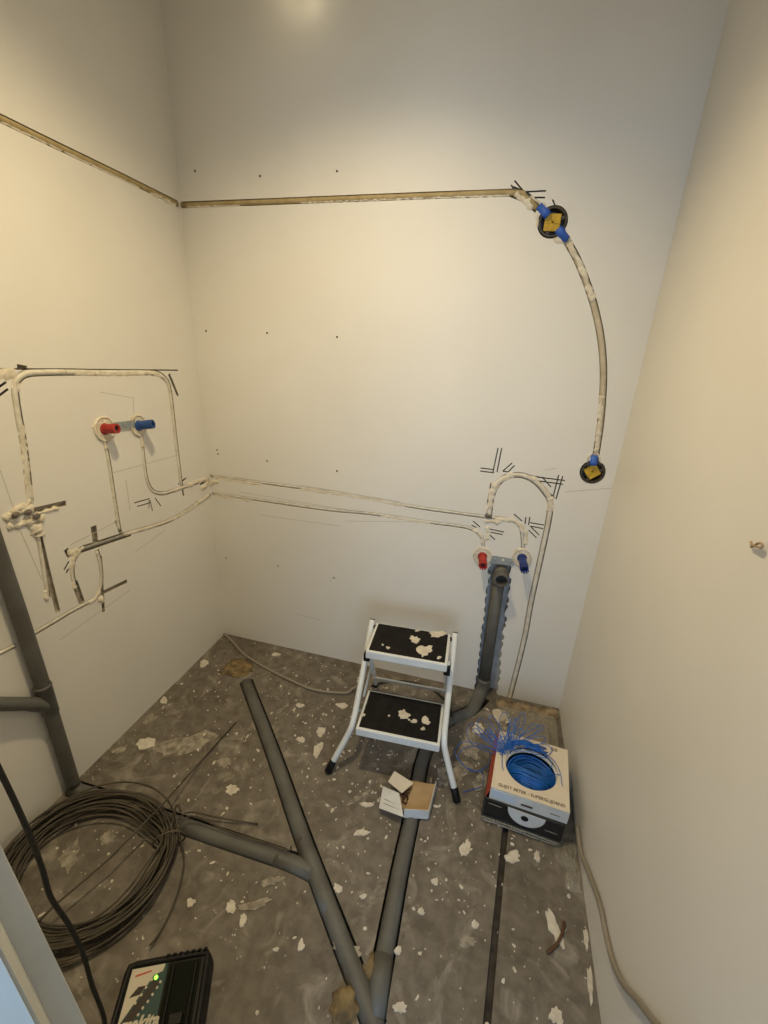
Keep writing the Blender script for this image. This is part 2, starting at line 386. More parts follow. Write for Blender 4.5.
SLIT_L = [((0, 368.8), (178, 370.2), 0.0045), ((169, 374), (178, 396), 0.012), ((34, 510.5), (66, 503), 0.017), ((40, 533), (49, 572), 0.010), ((48, 572), (58, 612), 0.016),
          ((74.5, 582), (82, 603), 0.022), ((93.5, 526), (96, 546), 0.022), ((100.5, 556), (103.5, 612), 0.012), ((102, 593), (127, 581), 0.014),
          ((134, 503), (150, 498.5), 0.004), ((137, 506.5), (151, 502.5), 0.004), ((150, 500), (152.5, 511), 0.004), ((155, 498), (161, 506), 0.004), ((149, 500), (149, 508), 0.004),
          ((80, 550), (131, 533), 0.024), ((116, 520), (121, 533), 0.014), ((66, 549), (70, 557), 0.016), ((181, 478), (183.5, 496), 0.010), ((178, 484), (186, 478), 0.006),
          ((-12, 395), (6, 382), 0.006), ((-12, 404), (8, 389), 0.006), ((64, 570), (69, 561), 0.005), ((66, 573), (71, 565), 0.005), ((17, 366.5), (27, 368.5), 0.014),
          ((200, 484.5), (215, 476.5), 0.008), ((195, 503), (212, 494), 0.006)]
L_A = [(66, 372), (38, 372.5), (26, 374), (18.5, 379), (15, 388), (18, 412), (23, 440), (27, 470), (30, 500)]
L_B = [(66, 372), (110, 372.5), (150, 372.5), (162, 376), (169, 386), (172.5, 410), (177, 450), (181.5, 486)]
L_COLD = [(141.5, 436), (144, 460), (147, 480), (153, 491), (163, 493.5), (175, 490), (190, 485), (206, 479.5), (214, 476)]
L_HOT = [(105, 443), (109, 462), (112, 482), (116, 508), (119.5, 530)]
L_LOW = [(124, 535), (130, 532.5), (150, 527), (171, 520), (192, 507), (210, 495)]
L_LOOP1 = [(84, 547), (77, 554), (73, 563), (72.5, 574), (75, 586)]
L_LOOP2 = [(97, 551), (100, 562), (101.5, 575), (100.5, 588), (96, 597), (86, 603.5), (70, 612), (50, 624), (33, 634)]
L_OUT = [(16, 645), (0, 653), (-20, 662)]
L_DOWN = [(36, 524), (40, 545), (45, 575), (48, 597)]

def seg_uv(s, a, b): return uvs(s, [a, b])
cb = []
for k, pts in enumerate([B_UP, B_LO, B_COLD]):
    V, F = cutter('back', [tuple(q) for q in spline([Vector(x) for x in uvs('back', pts)], 3)], 0.0145, 0.012+0.0007*k, ends=0.004); cb.append((V, F, M_RAW))
V, F = cutter('back', [tuple(q) for q in spline([Vector(x) for x in uvs('back', B_ARCH)], 3)], 0.0235, 0.0151, ends=0.004); cb.append((V, F, M_RAW))
V, F = cutter('back', [tuple(q) for q in spline([Vector(x) for x in uvs('back', B_CURVE)], 3)], 0.0235, 0.0173, ends=0.012); cb.append((V, F, M_RAW))
V, F = cutter('back', uvs('back', B_TOP), 0.0215, 0.0144, ends=0.004); cb.append((V, F, M_RAW))
V, F = cutter('back', uvs('back', B_TOPEND), 0.030, 0.0182, ends=0.006); cb.append((V, F, M_RAW))
for k, (a, b) in enumerate(SLIT_B):
    V, F = cutter('back', seg_uv('back', a, b), 0.0045, 0.0125+0.00013*k); cb.append((V, F, M_CUT))
for (c, r) in (((552.5, 222), 0.046), ((592.5, 472), 0.044)):          # recesses of the two wall boxes
    q = uv('back', c); n = 28
    V = [MAP['back'](q[0]+r*math.cos(2*math.pi*k/n), q[1]+r*math.sin(2*math.pi*k/n), h) for h in (0.03, -0.05) for k in range(n)]
    F = [tuple(range(n)), tuple(range(n, 2*n))[::-1]]+[(i, (i+1) % n, n+(i+1) % n, n+i) for i in range(n)]
    cb.append((V, F, M_RAW))
# drill holes
for p in [(195, 171), (260, 176), (337, 171), (206, 331), (267, 333), (337, 337), (267, 461), (337, 471), (226, 558), (278, 566), (334, 578), (217, 450), (218, 454), (514, 684)]:
    q = uv('back', p); n = 8; r = 0.0042
    V = [MAP['back'](q[0]+r*math.cos(2*math.pi*k/n), q[1]+r*math.sin(2*math.pi*k/n), h) for h in (0.02, -0.02) for k in range(n)]
    F = [tuple(range(n)), tuple(range(n, 2*n))[::-1]]+[(i, (i+1) % n, n+(i+1) % n, n+i) for i in range(n)]
    cb.append((V, F, M_CUT))
# scalloped chase of the drain
def scallop():
    zt, zb = uv('back', (501, 557))[1], 0.0
    ctr = lambda z: 0.0
    xl_t, xr_t = uv('back', (491, 560))[0], uv('back', (511, 560))[0]
    xl_b, xr_b = uv('back', (475.5, 692))[0], uv('back', (496.5, 692))[0]
    zz0, zz1 = uv('back', (500, 560))[1], uv('back', (485, 692))[1]
    lerp = lambda a, b, z: a+(b-a)*(zz0-z)/(zz0-zz1)
    L = []; R = []; n = 84; pit = 0.047
    for i in range(n+1):
        z = zt+(zb-0.02-zt)*i/n
        ph = ((zt-z)/pit) % 1.0; k = int((zt-z)/pit)
        bump = math.sqrt(max(0, 1-(2*ph-1)**2))*0.010
        ph2 = ((zt-z)/pit+0.4) % 1.0
        bump2 = math.sqrt(max(0, 1-(2*ph2-1)**2))*0.010
        rl = random.Random(k).uniform(-.003, .004); rr = random.Random(k+50).uniform(-.004, .005)
        L.append((lerp(xl_t, xl_b, z)-bump+0.004+rl, z)); R.append((lerp(xr_t, xr_b, z)+bump2-0.004+rr, z))
    return L+R[::-1]
sc = scallop(); n = len(sc)
V = [MAP['back'](u, v, 0.03) for u, v in sc]+[MAP['back'](u, v, -0.036) for u, v in sc]
F = [tuple(range(n)), tuple(range(n, 2*n))[::-1]]+[(i, (i+1) % n, n+(i+1) % n, n+i) for i in range(n)]
cb.append((V, F, M_MORTAR))
carve(wall_back, cb)

cl = []
for k, pts in enumerate([L_COLD, L_HOT, L_LOW, L_LOOP1, L_LOOP2, L_DOWN]):
    V, F = cutter('left', [tuple(q) for q in spline([Vector(x) for x in uvs('left', pts)], 3)], 0.0165, 0.014+0.0006*k, ends=0.004); cl.append((V, F, M_RAW))
for k, pts in enumerate([L_A, L_B]):
    V, F = cutter('left', [tuple(q) for q in spline([Vector(x) for x in uvs('left', pts)], 3)], 0.0215, 0.0133+0.0006*k, ends=0.004); cl.append((V, F, M_RAW))
V, F = cutter('left', uvs('left', L_TOP), 0.0215, 0.0141, ends=0.0); cl.append((V, F, M_RAW))
V, F = cutter('left', uvs('left', L_OUT), 0.014, 0.0111, ends=0.0); cl.append((V, F, M_RAW))
for k, (a, b, wd_) in enumerate(SLIT_L):
    V, F = cutter('left', seg_uv('left', a, b), wd_, 0.0117+0.00017*k); cl.append((V, F, M_CUT if wd_ < 0.009 else M_RAW))
carve(wall_left, cl)

cf = []
for k, P in enumerate([A_PTS, B_PTS, C_PTS]):
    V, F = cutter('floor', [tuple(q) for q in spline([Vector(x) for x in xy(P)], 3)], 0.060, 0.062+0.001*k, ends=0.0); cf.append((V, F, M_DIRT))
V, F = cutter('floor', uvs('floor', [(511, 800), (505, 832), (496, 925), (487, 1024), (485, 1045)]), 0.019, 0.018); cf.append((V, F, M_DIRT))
carve(floor, cf)

# ------------------------------------------------------------------ ceiling lamp (above the frame)
lamp = thing('ceiling_lamp', 'small round ceiling lamp above the room', 'lamp', (LAMP[0], LAMP[1], ZC))
lathe('lamp_housing', (LAMP[0], LAMP[1], ZC), (0, 0, -1), [(0.07, 0), (0.07, 0.03), (0.062, 0.05), (0.055, 0.05), (0.055, 0.03)], M_WHITE, lamp)
lathe('lamp_bulb', (LAMP[0], LAMP[1], ZC-0.03), (0, 0, -1), [(0.045, 0), (0.045, 0.006), (0.03, 0.012)], M_BULB, lamp)

# unseen bulb added above the picture to make the glow at the top edge
bq = bk((303, -12))
glow_ = thing('added_glow_bulb', 'small unseen bulb added above the picture for the glow on the back wall', 'lamp', tuple(bq))
lathe('added_bulb_socket', bq, (0, -1, 0), [(.022, 0), (.022, .012), (.014, .02), (.014, .045)], M_WHITE, glow_, 16)
lathe('lamp_bulb', bq+Vector((0, -.045, 0)), (0, -1, 0), [(.010, 0), (.013, .01), (.019, .025), (.017, .042), (.009, .05), (0, .052)], M_GLOWBULB, glow_, 16)

# ------------------------------------------------------------------ floor: stains, plaster chips
def px_blob(p, rx, ry, rot=0, n=14, jit=0.35, seed=0):
    """an irregular outline given in picture pixels, laid on the floor"""
    return [uv('floor', q) for q in blob_outline(p[0], p[1], rx, ry, rot, n, jit, seed)]
STAINS = [((187, 744), 27, 10, -.25, 1), ((146, 744), 9, 6, -.3, 0), ((223, 762), 9, 4, .1, 1), ((150, 719), 8, 3, -.6, 1), ((164, 701), 3, 4, .4, 0), ((70, 856), 7, 18, .45, 1),
          ((107, 838), 6, 8, .5, 1), ((232, 790), 6, 5, .3, 0), ((321, 732), 4, 5, .2, 0), ((318, 750), 4, 8, .3, 0), ((342, 706), 5, 3, .2, 0), ((301, 740), 4, 3, 0, 0),
          ((362, 833), 7, 3, -.2, 0), ((367, 805), 6, 2.5, 0.1, 0), ((465, 849), 5, 8, .2, 0), ((435, 882), 3, 4, 0, 0), ((512, 857.5), 8, 6, 0, 0), ((554, 928), 5, 19, -.35, 0),
          ((556, 1017), 6, 10, -.2, 0), ((475, 925), 3.4, 4, 0, 0), ((421, 912), 3.4, 3.6, 0, 0), ((398, 951), 3.6, 4, .2, 0), ((400, 1008), 6, 6, 0.3, 0), ((468, 942), 8, 5, 0, 1),
          ((537, 857), 3, 5, -.2, 0), ((231, 908), 5, 7, .5, 0), ((243, 921), 3.4, 7, .1, 0), ((191, 903), 4.4, 4, 0, 0), ((338, 889), 4, 5, -.3, 0), ((301, 946), 3, 6, .3, 0),
          ((276, 950), 3, 2, 0, 0), ((363, 897), 3.4, 2.4, 0, 0), ((470, 745), 8, 14, -.3, 1), ((482, 782), 7, 9, -.2, 1), ((478, 729), 6, 5, .2, 0), ((462, 770), 8, 10, .3, 1),
          ((500, 716), 7, 7, 0, 0), ((530, 712), 24, 4, .2, 1), ((358, 798), 12, 2.5, -.5, 1), ((204, 664), 5, 3, -.5, 0), ((348, 950), 14, 6, .2, 1), ((590, 985), 2.5, 20, -.1, 0), ((586, 940), 2, 12, -.1, 0),
          ((120, 750), 8, 3, -.5, 1), ((448, 776), 9, 12, .2, 1), ((378, 720), 5, 3, .1, 0), ((300, 706), 4, 2, 0, 0), ((276, 655), 4, 1.6, .1, 0), ((255, 905), 14, 5, -.3, 1), ((270, 882), 12, 4, -.4, 1)]
for k, (p, rx, ry, rot, soft) in enumerate(STAINS):
    o = prism_uv('plaster_stain' if soft else 'plaster_chip', 'floor', px_blob(p, rx, ry, rot, 22, 0.55 if rx > 10 or soft else 0.4, k+3), -0.002, 0.0007+0.00004*k+0.0022*(1-soft), M_STAIN if soft else M_SPLASH, floor)
# the crumbs nobody could count
def crumbs():
    rnd = random.Random(11); V = []; F = []
    lines = [[Vector((q[0], q[1], 0)) for q in xy(P)] for P in (A_PTS, B_PTS, C_PTS)]
    def clear(p):
        for P in lines:
            for a, b in zip(P, P[1:]):
                t = max(0, min(1, (p-a).dot(b-a)/(b-a).length_squared))
                if (a.lerp(b, t)-p).length < .04: return False
        return True
    def inside(p):
        return clear(p) and XL+0.02 < p.x < XR-0.02 and 0.25 < p.y < YB-0.02
    cnt = 0
    while cnt < 760:
        c = Vector((rnd.uniform(XL, XR), rnd.uniform(0.25, YB), 0))
        if cnt > 300:                                           # denser in front of the back wall and beside the boxes
            c = Vector((rnd.gauss(-0.25, 0.42), rnd.gauss(1.25, 0.3), 0))
        if not inside(c): continue
        r = rnd.choice((0.0016, 0.0020, 0.0025, 0.0025, 0.003, 0.004, 0.0055)); k0 = len(V); n = 6
        st = rnd.uniform(.6, 1.8); ro = rnd.uniform(0, 3.14)
        pts = []
        for k in range(n):
            a = 2*math.pi*k/n; q = rnd.uniform(.6, 1.25)*r
            x, y = q*st*math.cos(a), q*math.sin(a)/st**.5
            pts.append((c.x+x*math.cos(ro)-y*math.sin(ro), c.y+x*math.sin(ro)+y*math.cos(ro)))
        for h in (-0.002, rnd.uniform(0.001, 0.0035)):
            for x, y in pts: V.append((x, y, h))
        F.append(tuple(k0+n+k for k in range(n)))
        for k in range(n): F.append((k0+k, k0+(k+1) % n, k0+n+(k+1) % n, k0+n+k))
        cnt += 1
    o = mesh_obj('plaster_crumbs', V, F, M_SPLASH, floor); o['kind'] = 'stuff'; return o
crumbs()
ridge('mortar_strip', 'floor', uvs('floor', [(496, 703), (515, 706), (538, 711), (558, 715)]), .075, .02, M_MSTRIP, floor, .4, 5)
foam1 = lumpy('foam_patch', fl((238, 668), 0.0), 0.068, 0.062, 0.006, M_FOAM, None, 0.35, 60, 4)
tag(foam1, 'ochre foam patch at the far open end of the long floor drain', 'foam', 'foam patches')
foam2 = lumpy('foam_patch', fl((345, 1008), 0.0), 0.032, 0.04, 0.014, M_FOAM, None, 0.6, 40)
tag(foam2, 'ochre foam lump where the two long floor drains meet', 'foam', 'foam patches')
foam3 = lumpy('foam_patch', fl((370, 970), -0.012), 0.02, 0.035, 0.016, M_FOAM, None, 0.5, 40)
tag(foam3, 'brown foam wedge in the fork between the two long floor drains', 'foam', 'foam patches')

# ------------------------------------------------------------------ floor drains
PZ = -0.012; PR = 0.0262
def lift(P, z=PZ): return [Vector((p.x, p.y, z)) for p in P]
drain = thing('floor_drain', 'grey plastic drain pipes laid in dark chases across the floor', 'pipe', (A_PTS[3].x, A_PTS[3].y, PZ-PR))
ca = spline(lift(A_PTS), 4)
tube('drain_pipe', ca, PR, M_PIPE, drain, 16)
cbb = spline(lift(B_PTS), 4)
tube('drain_pipe', cbb, PR, M_PIPE, drain, 16)
cc = spline(lift(C_PTS[1:], PZ-0.002), 5)
tube('drain_pipe', cc, PR*0.98, M_PIPE, drain, 16)
# sockets of the fittings
def socket(P, i, j, parent, r=PR*1.14, name='pipe_socket'):
    a, b = P[i], P[j]; return tube(name, [a, a.lerp(b, .04), a.lerp(b, .96), b], [r*.97, r, r, r*.97], M_PIPE, parent, 16)
pA = lift(A_PTS)
def at(p): q = fl(p); return Vector((q.x, q.y, PZ-0.0015))
tube('pipe_socket', [at((303, 838)), at((318, 878)), at((330, 910))], PR*1.045, M_PIPE, drain, 16)
tube('pipe_socket', [at((276, 857)), at((292, 862)), at((312, 872))], PR*1.04, M_PIPE, drain, 16)
tube('pipe_socket', [at((349, 958)), at((358, 982)), at((372, 1018))], PR*1.045, M_PIPE, drain, 16)
tube('pipe_socket', [at((384, 955)), at((380, 980)), at((374, 1018))], PR*1.045, M_PIPE, drain, 16)
# elbow up into the wall
el = [Vector((q.x, q.y, z)) for q, z in ((fl((452, 719)), PZ), (fl((470, 711)), PZ), (fl((480, 703)), PZ+0.006))]
wx = bk((482.5, 690)).x
elb = spline([el[0], el[1], Vector((wx-.012, YB-0.035, 0.0)), Vector((wx, YB-0.006, 0.035)), Vector((wx+.001, YB-0.004, 0.075))], 5)
tube('elbow', elb, PR*1.12, M_PIPE, drain, 16)

# drain riser in the scalloped chase
wd_o = thing('wall_drain', 'upright grey drain pipe in a scalloped chase under the back wall outlets', 'pipe', (wx, YB, 0.06))
pt, pb = bk((499, 578), -0.006), bk((483.4, 686), -0.006)
tube('drain_pipe', [pb+Vector((0, 0, 0.03)), pb.lerp(pt, .5), pt], PR*.98, M_PIPE, wd_o, 16)
tube('elbow', spline([pt-Vector((0, 0, .02)), pt+Vector((.001, -0.002, 0.012)), pt+Vector((0.004, -0.012, .028)), pt+Vector((.006, -.035, .034))], 5), PR*1.18, M_PIPE, wd_o, 16)
mo = pt+Vector((.006, -.035, .034))
lathe('outlet_socket', mo, (0.02, -1, -0.05), [(0.0255, 0), (0.0255, 0.03), (0.0285, 0.032), (0.0285, 0.046), (0.0225, 0.046), (0.0205, 0.0), (0.0, 0.0)], [M_PIPE], wd_o, 24)
lathe('outlet_mouth', mo+Vector((0, -0.002, 0)), (0.02, -1, -0.05), [(0.0215, 0), (0.0215, 0.012), (0, 0.012)], M_PIPEIN, wd_o, 24)
# steel mounting bracket above the drain
br = thing('mounting_bracket', 'grey metal bracket strip between the red and blue back wall outlets', 'bracket', bk((502, 559)))
hexa('strip', [bk((490, 563), -.002), bk((514, 566), -.002), bk((514, 559), -.002), bk((490, 556), -.002)],
     [bk((490, 563), .004), bk((514, 566), .004), bk((514, 559), .004), bk((490, 556), .004)], M_STEEL, br)
for p in ((495, 559), (503, 560.2), (510, 561.3)):
    lathe('bolt', bk(p, .004), (0, -1, 0), [(0.006, 0), (0.006, 0.003), (0.003, 0.004)], M_SPLASH if p[0] == 503 else M_STEEL, br, 10)

# ------------------------------------------------------------------ riser at the left wall
rz = thing('drain_riser', 'upright grey drain pipe with a side branch against the left wall', 'pipe', lf((73, 784), 0.035))
def lfp(p, c=0.024): return lf(p, c)
top = lfp((-40, 440)); r0 = lfp((-9, 532)); r1 = lfp((20.5, 618)); r2 = lfp((44, 690)); r3 = lfp((72, 780))
rt_ = Vector((r3.x, r3.y, 0.02))
tube('drain_pipe', [top, r0, r1, r2, r3, rt_], 0.0205, M_PIPE, rz, 18)
d = (r3-r2).normalized(); cI = lfp((45, 694))
tube('tee_socket', [cI-d*0.036, cI-d*0.03, cI-d*.028, cI+d*.075, cI+d*.078], [.0235, .025, .0235, .0235, .021], M_PIPE, rz, 18)
tb = lfp((46, 704)); bend = lfp((-2, 704), .03)
tube('branch_pipe', spline([tb+Vector((0, .0, -.006)), tb.lerp(bend, .3), tb.lerp(bend, .65), bend, bend+(bend-tb)*.5], 3), [.0215]*4+[.0195]*9, M_PIPE, rz, 16)
tube('elbow', spline([Vector((r3.x, r3.y, .055)), Vector((r3.x, r3.y, .02)), Vector((r3.x+.02, r3.y+.002, -.004)), at((92, 794))+Vector((0, 0, .004))], 5), .0205, M_PIPE, rz, 16)
clipm = hexa('pipe_clip', [lf((30, 637), .002), lf((36, 645), .002), lf((38, 641), .002), lf((32, 633), .002)], [lf((30, 637), .03), lf((36, 645), .03), lf((38, 641), .03), lf((32, 633), .03)], M_SPLASH, rz)

# ------------------------------------------------------------------ conduits and cables in the wall chases
def wconduit(s, pts, r, c, m, label, name='wall_conduit', cat='conduit', ridges=(), n=5, group='conduits in the wall chases'):
    P = [MAP[s](q[0], q[1], c) for q in spline([Vector(x) for x in uvs(s, pts)], n)]
    o = thing(name, label, cat, P[0], group)
    tube('tube', P, r, m, o, 10)
    for k, (rp, wdt, h) in enumerate(ridges):
        q2 = [tuple(q) for q in spline([Vector(x) for x in uvs(s, rp)], 4)]
        ridge('plaster_fill', s, q2, wdt, h, M_PLAST, o, 0.6, len(label)+k*5)
    return o
G = 'conduits in the wall chases'
wconduit('back', B_UP, 0.0062, -0.0052, M_COND, 'upper white conduit of the two long runs across the back wall', ridges=[([(213, 478), (240, 482), (262, 485)], .018, .002), ([(300, 489.5), (360, 498), (405, 507)], .014, .002)])
wconduit('back', B_LO, 0.0062, -0.0052, M_COND, 'lower white conduit of the two long runs, curving down to the red outlet', ridges=[([(214, 495.5), (250, 501)], .018, .002), ([(380, 516), (430, 524)], .014, .002), ([(472, 529), (480, 534), (483, 544)], .03, .004)])
wconduit('back', B_COLD, 0.0062, -0.0052, M_COND, 'short white conduit curving down to the dark blue outlet', ridges=[([(494, 519), (512, 520), (520, 525), (524, 534)], .032, .005), ([(523, 528), (527, 535), (525, 545)], .024, .005)])
arch_pts = [MAP['back'](q[0], q[1], -0.0075) for q in spline([Vector(x) for x in uvs('back', B_ARCH)], 5)]
arch_end = [bk((508, 704), 0.012), bk((507, 712), 0.05), fl((508, 725), 0.012)]
ao = thing('wall_conduit', 'white conduit arching above the back outlets and running down to the floor', 'conduit', arch_pts[-1], G)
ap = arch_pts+spline([arch_pts[-1]]+arch_end, 4)[1:]
tube('tube', ap, 0.0098, M_COND, ao, 12)
lathe('open_end', ap[-1], (ap[-1]-ap[-2]), [(0.0085, 0.0), (0.0085, 0.0015), (0, 0.0015)], M_PIPEIN, ao, 12)
for k, (rp, wd2, hh) in enumerate([([(490, 510), (490.5, 500), (494, 489), (499, 481), (506, 476.5), (514, 474)], .040, .006), ([(524, 475), (535, 480), (546, 491), (552, 500)], .026, .004), ([(549, 497), (551, 503), (549, 513)], .04, .005)]):
    ridge('plaster_fill', 'back', [tuple(q) for q in spline([Vector(x) for x in uvs('back', rp)], 4)], wd2, hh, M_PLAST, ao, .6, k+31)
wconduit('back', B_CURVE, 0.0108, -0.0088, M_COND2, 'curved cream conduit linking the upper and lower round wall boxes', ridges=[([(568, 243), (577, 258), (585, 277), (593, 302)], .026, .010), ([(601, 395), (599.5, 425), (596, 452)], .024, .006)])
wconduit('back', B_TOP+[(525, 197), (537, 208)], 0.0092, -0.0055, M_CABLE, 'beige cable running level across the top of the back wall', 'wall_cable', 'cable', ridges=[([(300, 202.5), (400, 198.5), (510, 195)], .012, .003), ([(186, 207), (240, 205)], .012, .003), ([(514, 193), (524, 199), (534, 208)], .034, .008)])
wconduit('left', L_TOP, 0.0092, -0.0055, M_CABLE, 'beige cable sloping along the top of the left wall', 'wall_cable', 'cable', ridges=[([(0, 121), (70, 154), (140, 188)], .012, .003), ([(150, 192), (176, 205)], .02, .006)])
wconduit('left', L_A, 0.0092, -0.006, M_COND, 'white conduit bent down at the far left of the left wall', ridges=[([(-20, 372), (0, 374), (12, 375), (17, 381), (15, 392)], .045, .003), ([(22, 425), (25, 455), (29, 490), (31, 506)], .032, .003)])
wconduit('left', L_B, 0.0090, -0.007, M_COND, 'white conduit from the top left line down to the corner run', ridges=[([(74, 373.5), (120, 374), (152, 373.5), (164, 378)], .022, .004), ([(173, 415), (176, 440)], .016, .002)])
wconduit('left', L_COLD, 0.0070, -0.0055, M_COND, 'white conduit from the blue left wall outlet into the corner', ridges=[([(141, 434), (143, 448)], .026, .008), ([(187, 486), (199, 481), (209, 479)], .034, .007), ([(174, 491), (183, 487)], .024, .006)])
wconduit('left', L_HOT, 0.0070, -0.0055, M_COND, 'white conduit dropping from the red left wall outlet', ridges=[([(104, 440), (107, 450)], .024, .007), ([(112, 485), (116, 508), (118, 522)], .016, .003)])
wconduit('left', L_LOW, 0.0070, -0.0055, M_COND, 'long white conduit sloping up to the corner on the left wall', ridges=[([(126, 534.5), (155, 526), (180, 516), (198, 504)], .017, .004), ([(198, 503), (210, 495)], .03, .007)])
wconduit('left', [(80, 550), (96, 544.7), (112, 539.5), (125, 535)], .0075, -.0065, M_GREYC, 'short grey conduit in the wide groove above the small loop', ridges=[([(68, 553), (78, 551)], .04, .006)])
wconduit('left', L_LOOP1, 0.0070, -0.0055, M_COND, 'short curved conduit at the left of the small loop', ridges=[([(80, 549), (74, 558), (72, 570)], .034, .007), ([(72, 582), (76, 589)], .02, .006)])
wconduit('left', L_LOOP2, 0.0070, -0.0055, M_COND, 'curved conduit at the right of the small loop, running down to the riser', ridges=[([(96, 551), (98, 556)], .02, .007), ([(100, 590), (96, 598), (88, 604)], .024, .006), ([(98, 598), (104, 602)], .03, .009)])
wconduit('left', L_DOWN, 0.0070, -0.0055, M_COND, 'short upright conduit under the plaster lumps by the riser', ridges=[([(45, 590), (47, 602)], .022, .008)])
wconduit('left', L_OUT, 0.006, -0.003, M_COND, 'thin conduit stub left of the drain riser')
# lumps of plaster on the left wall
pl = thing('plaster_patch', 'rough lumpy plaster patch with holes at the far left of the left wall', 'plaster', lf((20, 515)))
for k, (rp, wd2, hh) in enumerate([([(4, 521), (8, 517), (20, 512), (33, 506)], .05, .016), ([(6, 527), (22, 524), (36, 518), (44, 520)], .036, .014), ([(30, 524), (38, 530), (40, 537)], .045, .018), ([(10, 512), (26, 507), (31, 498)], .03, .012), ([(36, 513.5), (50, 510.5), (60, 508)], .016, .006)]):
    ridge('plaster_lump', 'left', uvs('left', rp), wd2, hh, M_PLAST, pl, .7, k+71)
for p in ((28, 512.5), (15.5, 515), (36.5, 516.5)):
    q = lf(p, 0.012); lumpy('hole', q, .006, .011, .009, M_CUT, pl, .3, 40, 2)
pc = thing('plaster_patch', 'small plaster smear around the pipe joint in the room corner', 'plaster', bk((214, 484)))
ridge('plaster_lump', 'back', uvs('back', [(209, 486), (213, 483), (219, 481)]), .03, .006, M_PLAST, pc, .6, 90)
ridge('plaster_lump', 'left', uvs('left', [(201, 489), (207, 485), (209, 480)]), .035, .007, M_PLAST, pc, .6, 91)
pd = thing('plaster_patch', 'plaster dabs where the arch conduit meets the long runs', 'plaster', bk((489, 517)))
for k, rp in enumerate([[(482, 512), (487, 508), (490, 503)], [(484, 522), (492, 521), (499, 523)], [(486, 527), (489, 533), (486, 541)], [(498, 523), (502, 519)]]):
    ridge('plaster_lump', 'back', uvs('back', rp), .026, .006, M_PLAST, pd, .7, k+95)
lumpy('hole', bk((488.5, 516), 0.002), .016, .006, .008, M_CUT, pd, .5, 40, 2)

# faint pencil lines on the walls
PEN_L = [((112, 473), (178, 455)), ((0, 470), (14, 510)), ((126, 480), (130, 510)), ((70, 545), (120, 520)), ((100, 392), (133, 398)), ((133, 397), (134, 415)), ((20, 530), (42, 580)), ((60, 640), (130, 590)), ((135, 552), (165, 530))]
PEN_B = [((240, 492), (360, 512)), ((260, 515), (340, 526)), ((345, 521), (420, 522)), ((296, 614), (320, 620)), ((545, 470), (556, 468)), ((565, 492), (612, 488)), ((330, 582), (334, 576)), ((300, 485), (400, 502))]
for s, L, wl in (('left', PEN_L, wall_left), ('back', PEN_B, wall_back)):
    for a, b in L:
        (u0, v0), (u1, v1) = uvs(s, [a, b]); t = Vector((u1-u0, v1-v0)).normalized(); n_ = Vector((-t.y, t.x))*0.0008
        prism_uv('pencil_line', s, [(u0+n_.x, v0+n_.y), (u1+n_.x, v1+n_.y), (u1-n_.x, v1-n_.y), (u0-n_.x, v0-n_.y)], -.001, .0004, M_PENCIL, wl)

# ------------------------------------------------------------------ water outlets
def outlet(s, basep, tipp, m, r, L, label, collar_r, colx=1.0):
    b0 = bk(basep) if s == 'back' else lf(basep)
    nrm = Vector((0, -1, 0)) if s == 'back' else Vector((1, 0, 0))
    tip = hit(tipp[0], tipp[1], 1, YB-L) if s == 'back' else hit(tipp[0], tipp[1], 0, XL+L)
    d = (tip-b0).normalized(); o = thing('water_outlet', label, 'pipe outlet', b0, 'water outlets on the walls')
    q = uv(s, basep)
    out = blob_outline(q[0], q[1], collar_r, collar_r*1.08, 0, 22, .16, len(label))
    prism_uv('collar', s, out, -.004, .0035, M_PLAST, o)
    ring = [MAP[s](q[0]+collar_r*.93*math.cos(a*.2618), q[1]+collar_r*.99*math.sin(a*.2618), .003) for a in range(24)]
    tube('collar_rim', ring, .0035, M_PLAST, o, 6, True)
    Ln = (tip-b0).length
    lathe('sleeve', b0, d, [(r*1.18, -.004), (r*1.18, .006), (r*.95, .008), (r*.95, Ln*.55), (r, Ln*.57), (r, Ln*.78), (r*.9, Ln*.79), (r*.9, Ln*.84), (r, Ln*.85), (r, Ln), (r*.6, Ln), (r*.6, Ln*.8), (0, Ln*.8)], m, o, 20)
    lathe('sleeve_mouth', b0+d*(Ln*.84), d, [(r*.59, 0), (r*.59, .002), (0, .002)], M_PIPEIN, o, 14)
    if s == 'back':
        for k in range(5):
            a = math.radians(200+k*35); side = Vector((math.cos(a), 0, math.sin(a)))*r*.92
            box_c = b0+d*Ln+side
            lathe('sleeve_tooth', box_c-d*.004, d, [(.0035, 0), (.0035, .009), (.002, .010)], m, o, 8)
    return o
outlet('left', (104, 429), (117, 428.5), M_RED, .0165, .05, 'red capped water outlet on the left wall', .040)
outlet('left', (138, 425.5), (153, 424), M_BLUE, .0165, .055, 'bright blue capped water outlet on the left wall', .037)
outlet('back', (482.5, 556), (483, 565.5), M_RED, .0165, .05, 'red capped water outlet low on the back wall', .038)
outlet('back', (522, 557.5), (524.5, 569), M_NAVY, .0165, .055, 'dark blue capped water outlet low on the back wall', .038)
bp_ = thing('mounting_bracket', 'grey blue metal bracket strip between the red and blue left wall outlets', 'bracket', lf((122, 425)))
hexa('strip', [lf((113, 430), -.002), lf((135, 427.5), -.002), lf((135, 420), -.002), lf((113, 422.5), -.002)], [lf((113, 430), .006), lf((135, 427.5), .006), lf((135, 420), .006), lf((113, 422.5), .006)], M_STEEL, bp_)
lathe('bolt', lf((124, 424.5), .006), (1, 0, 0), [(.006, 0), (.006, .003), (.003, .004)], M_STEEL, bp_, 10)

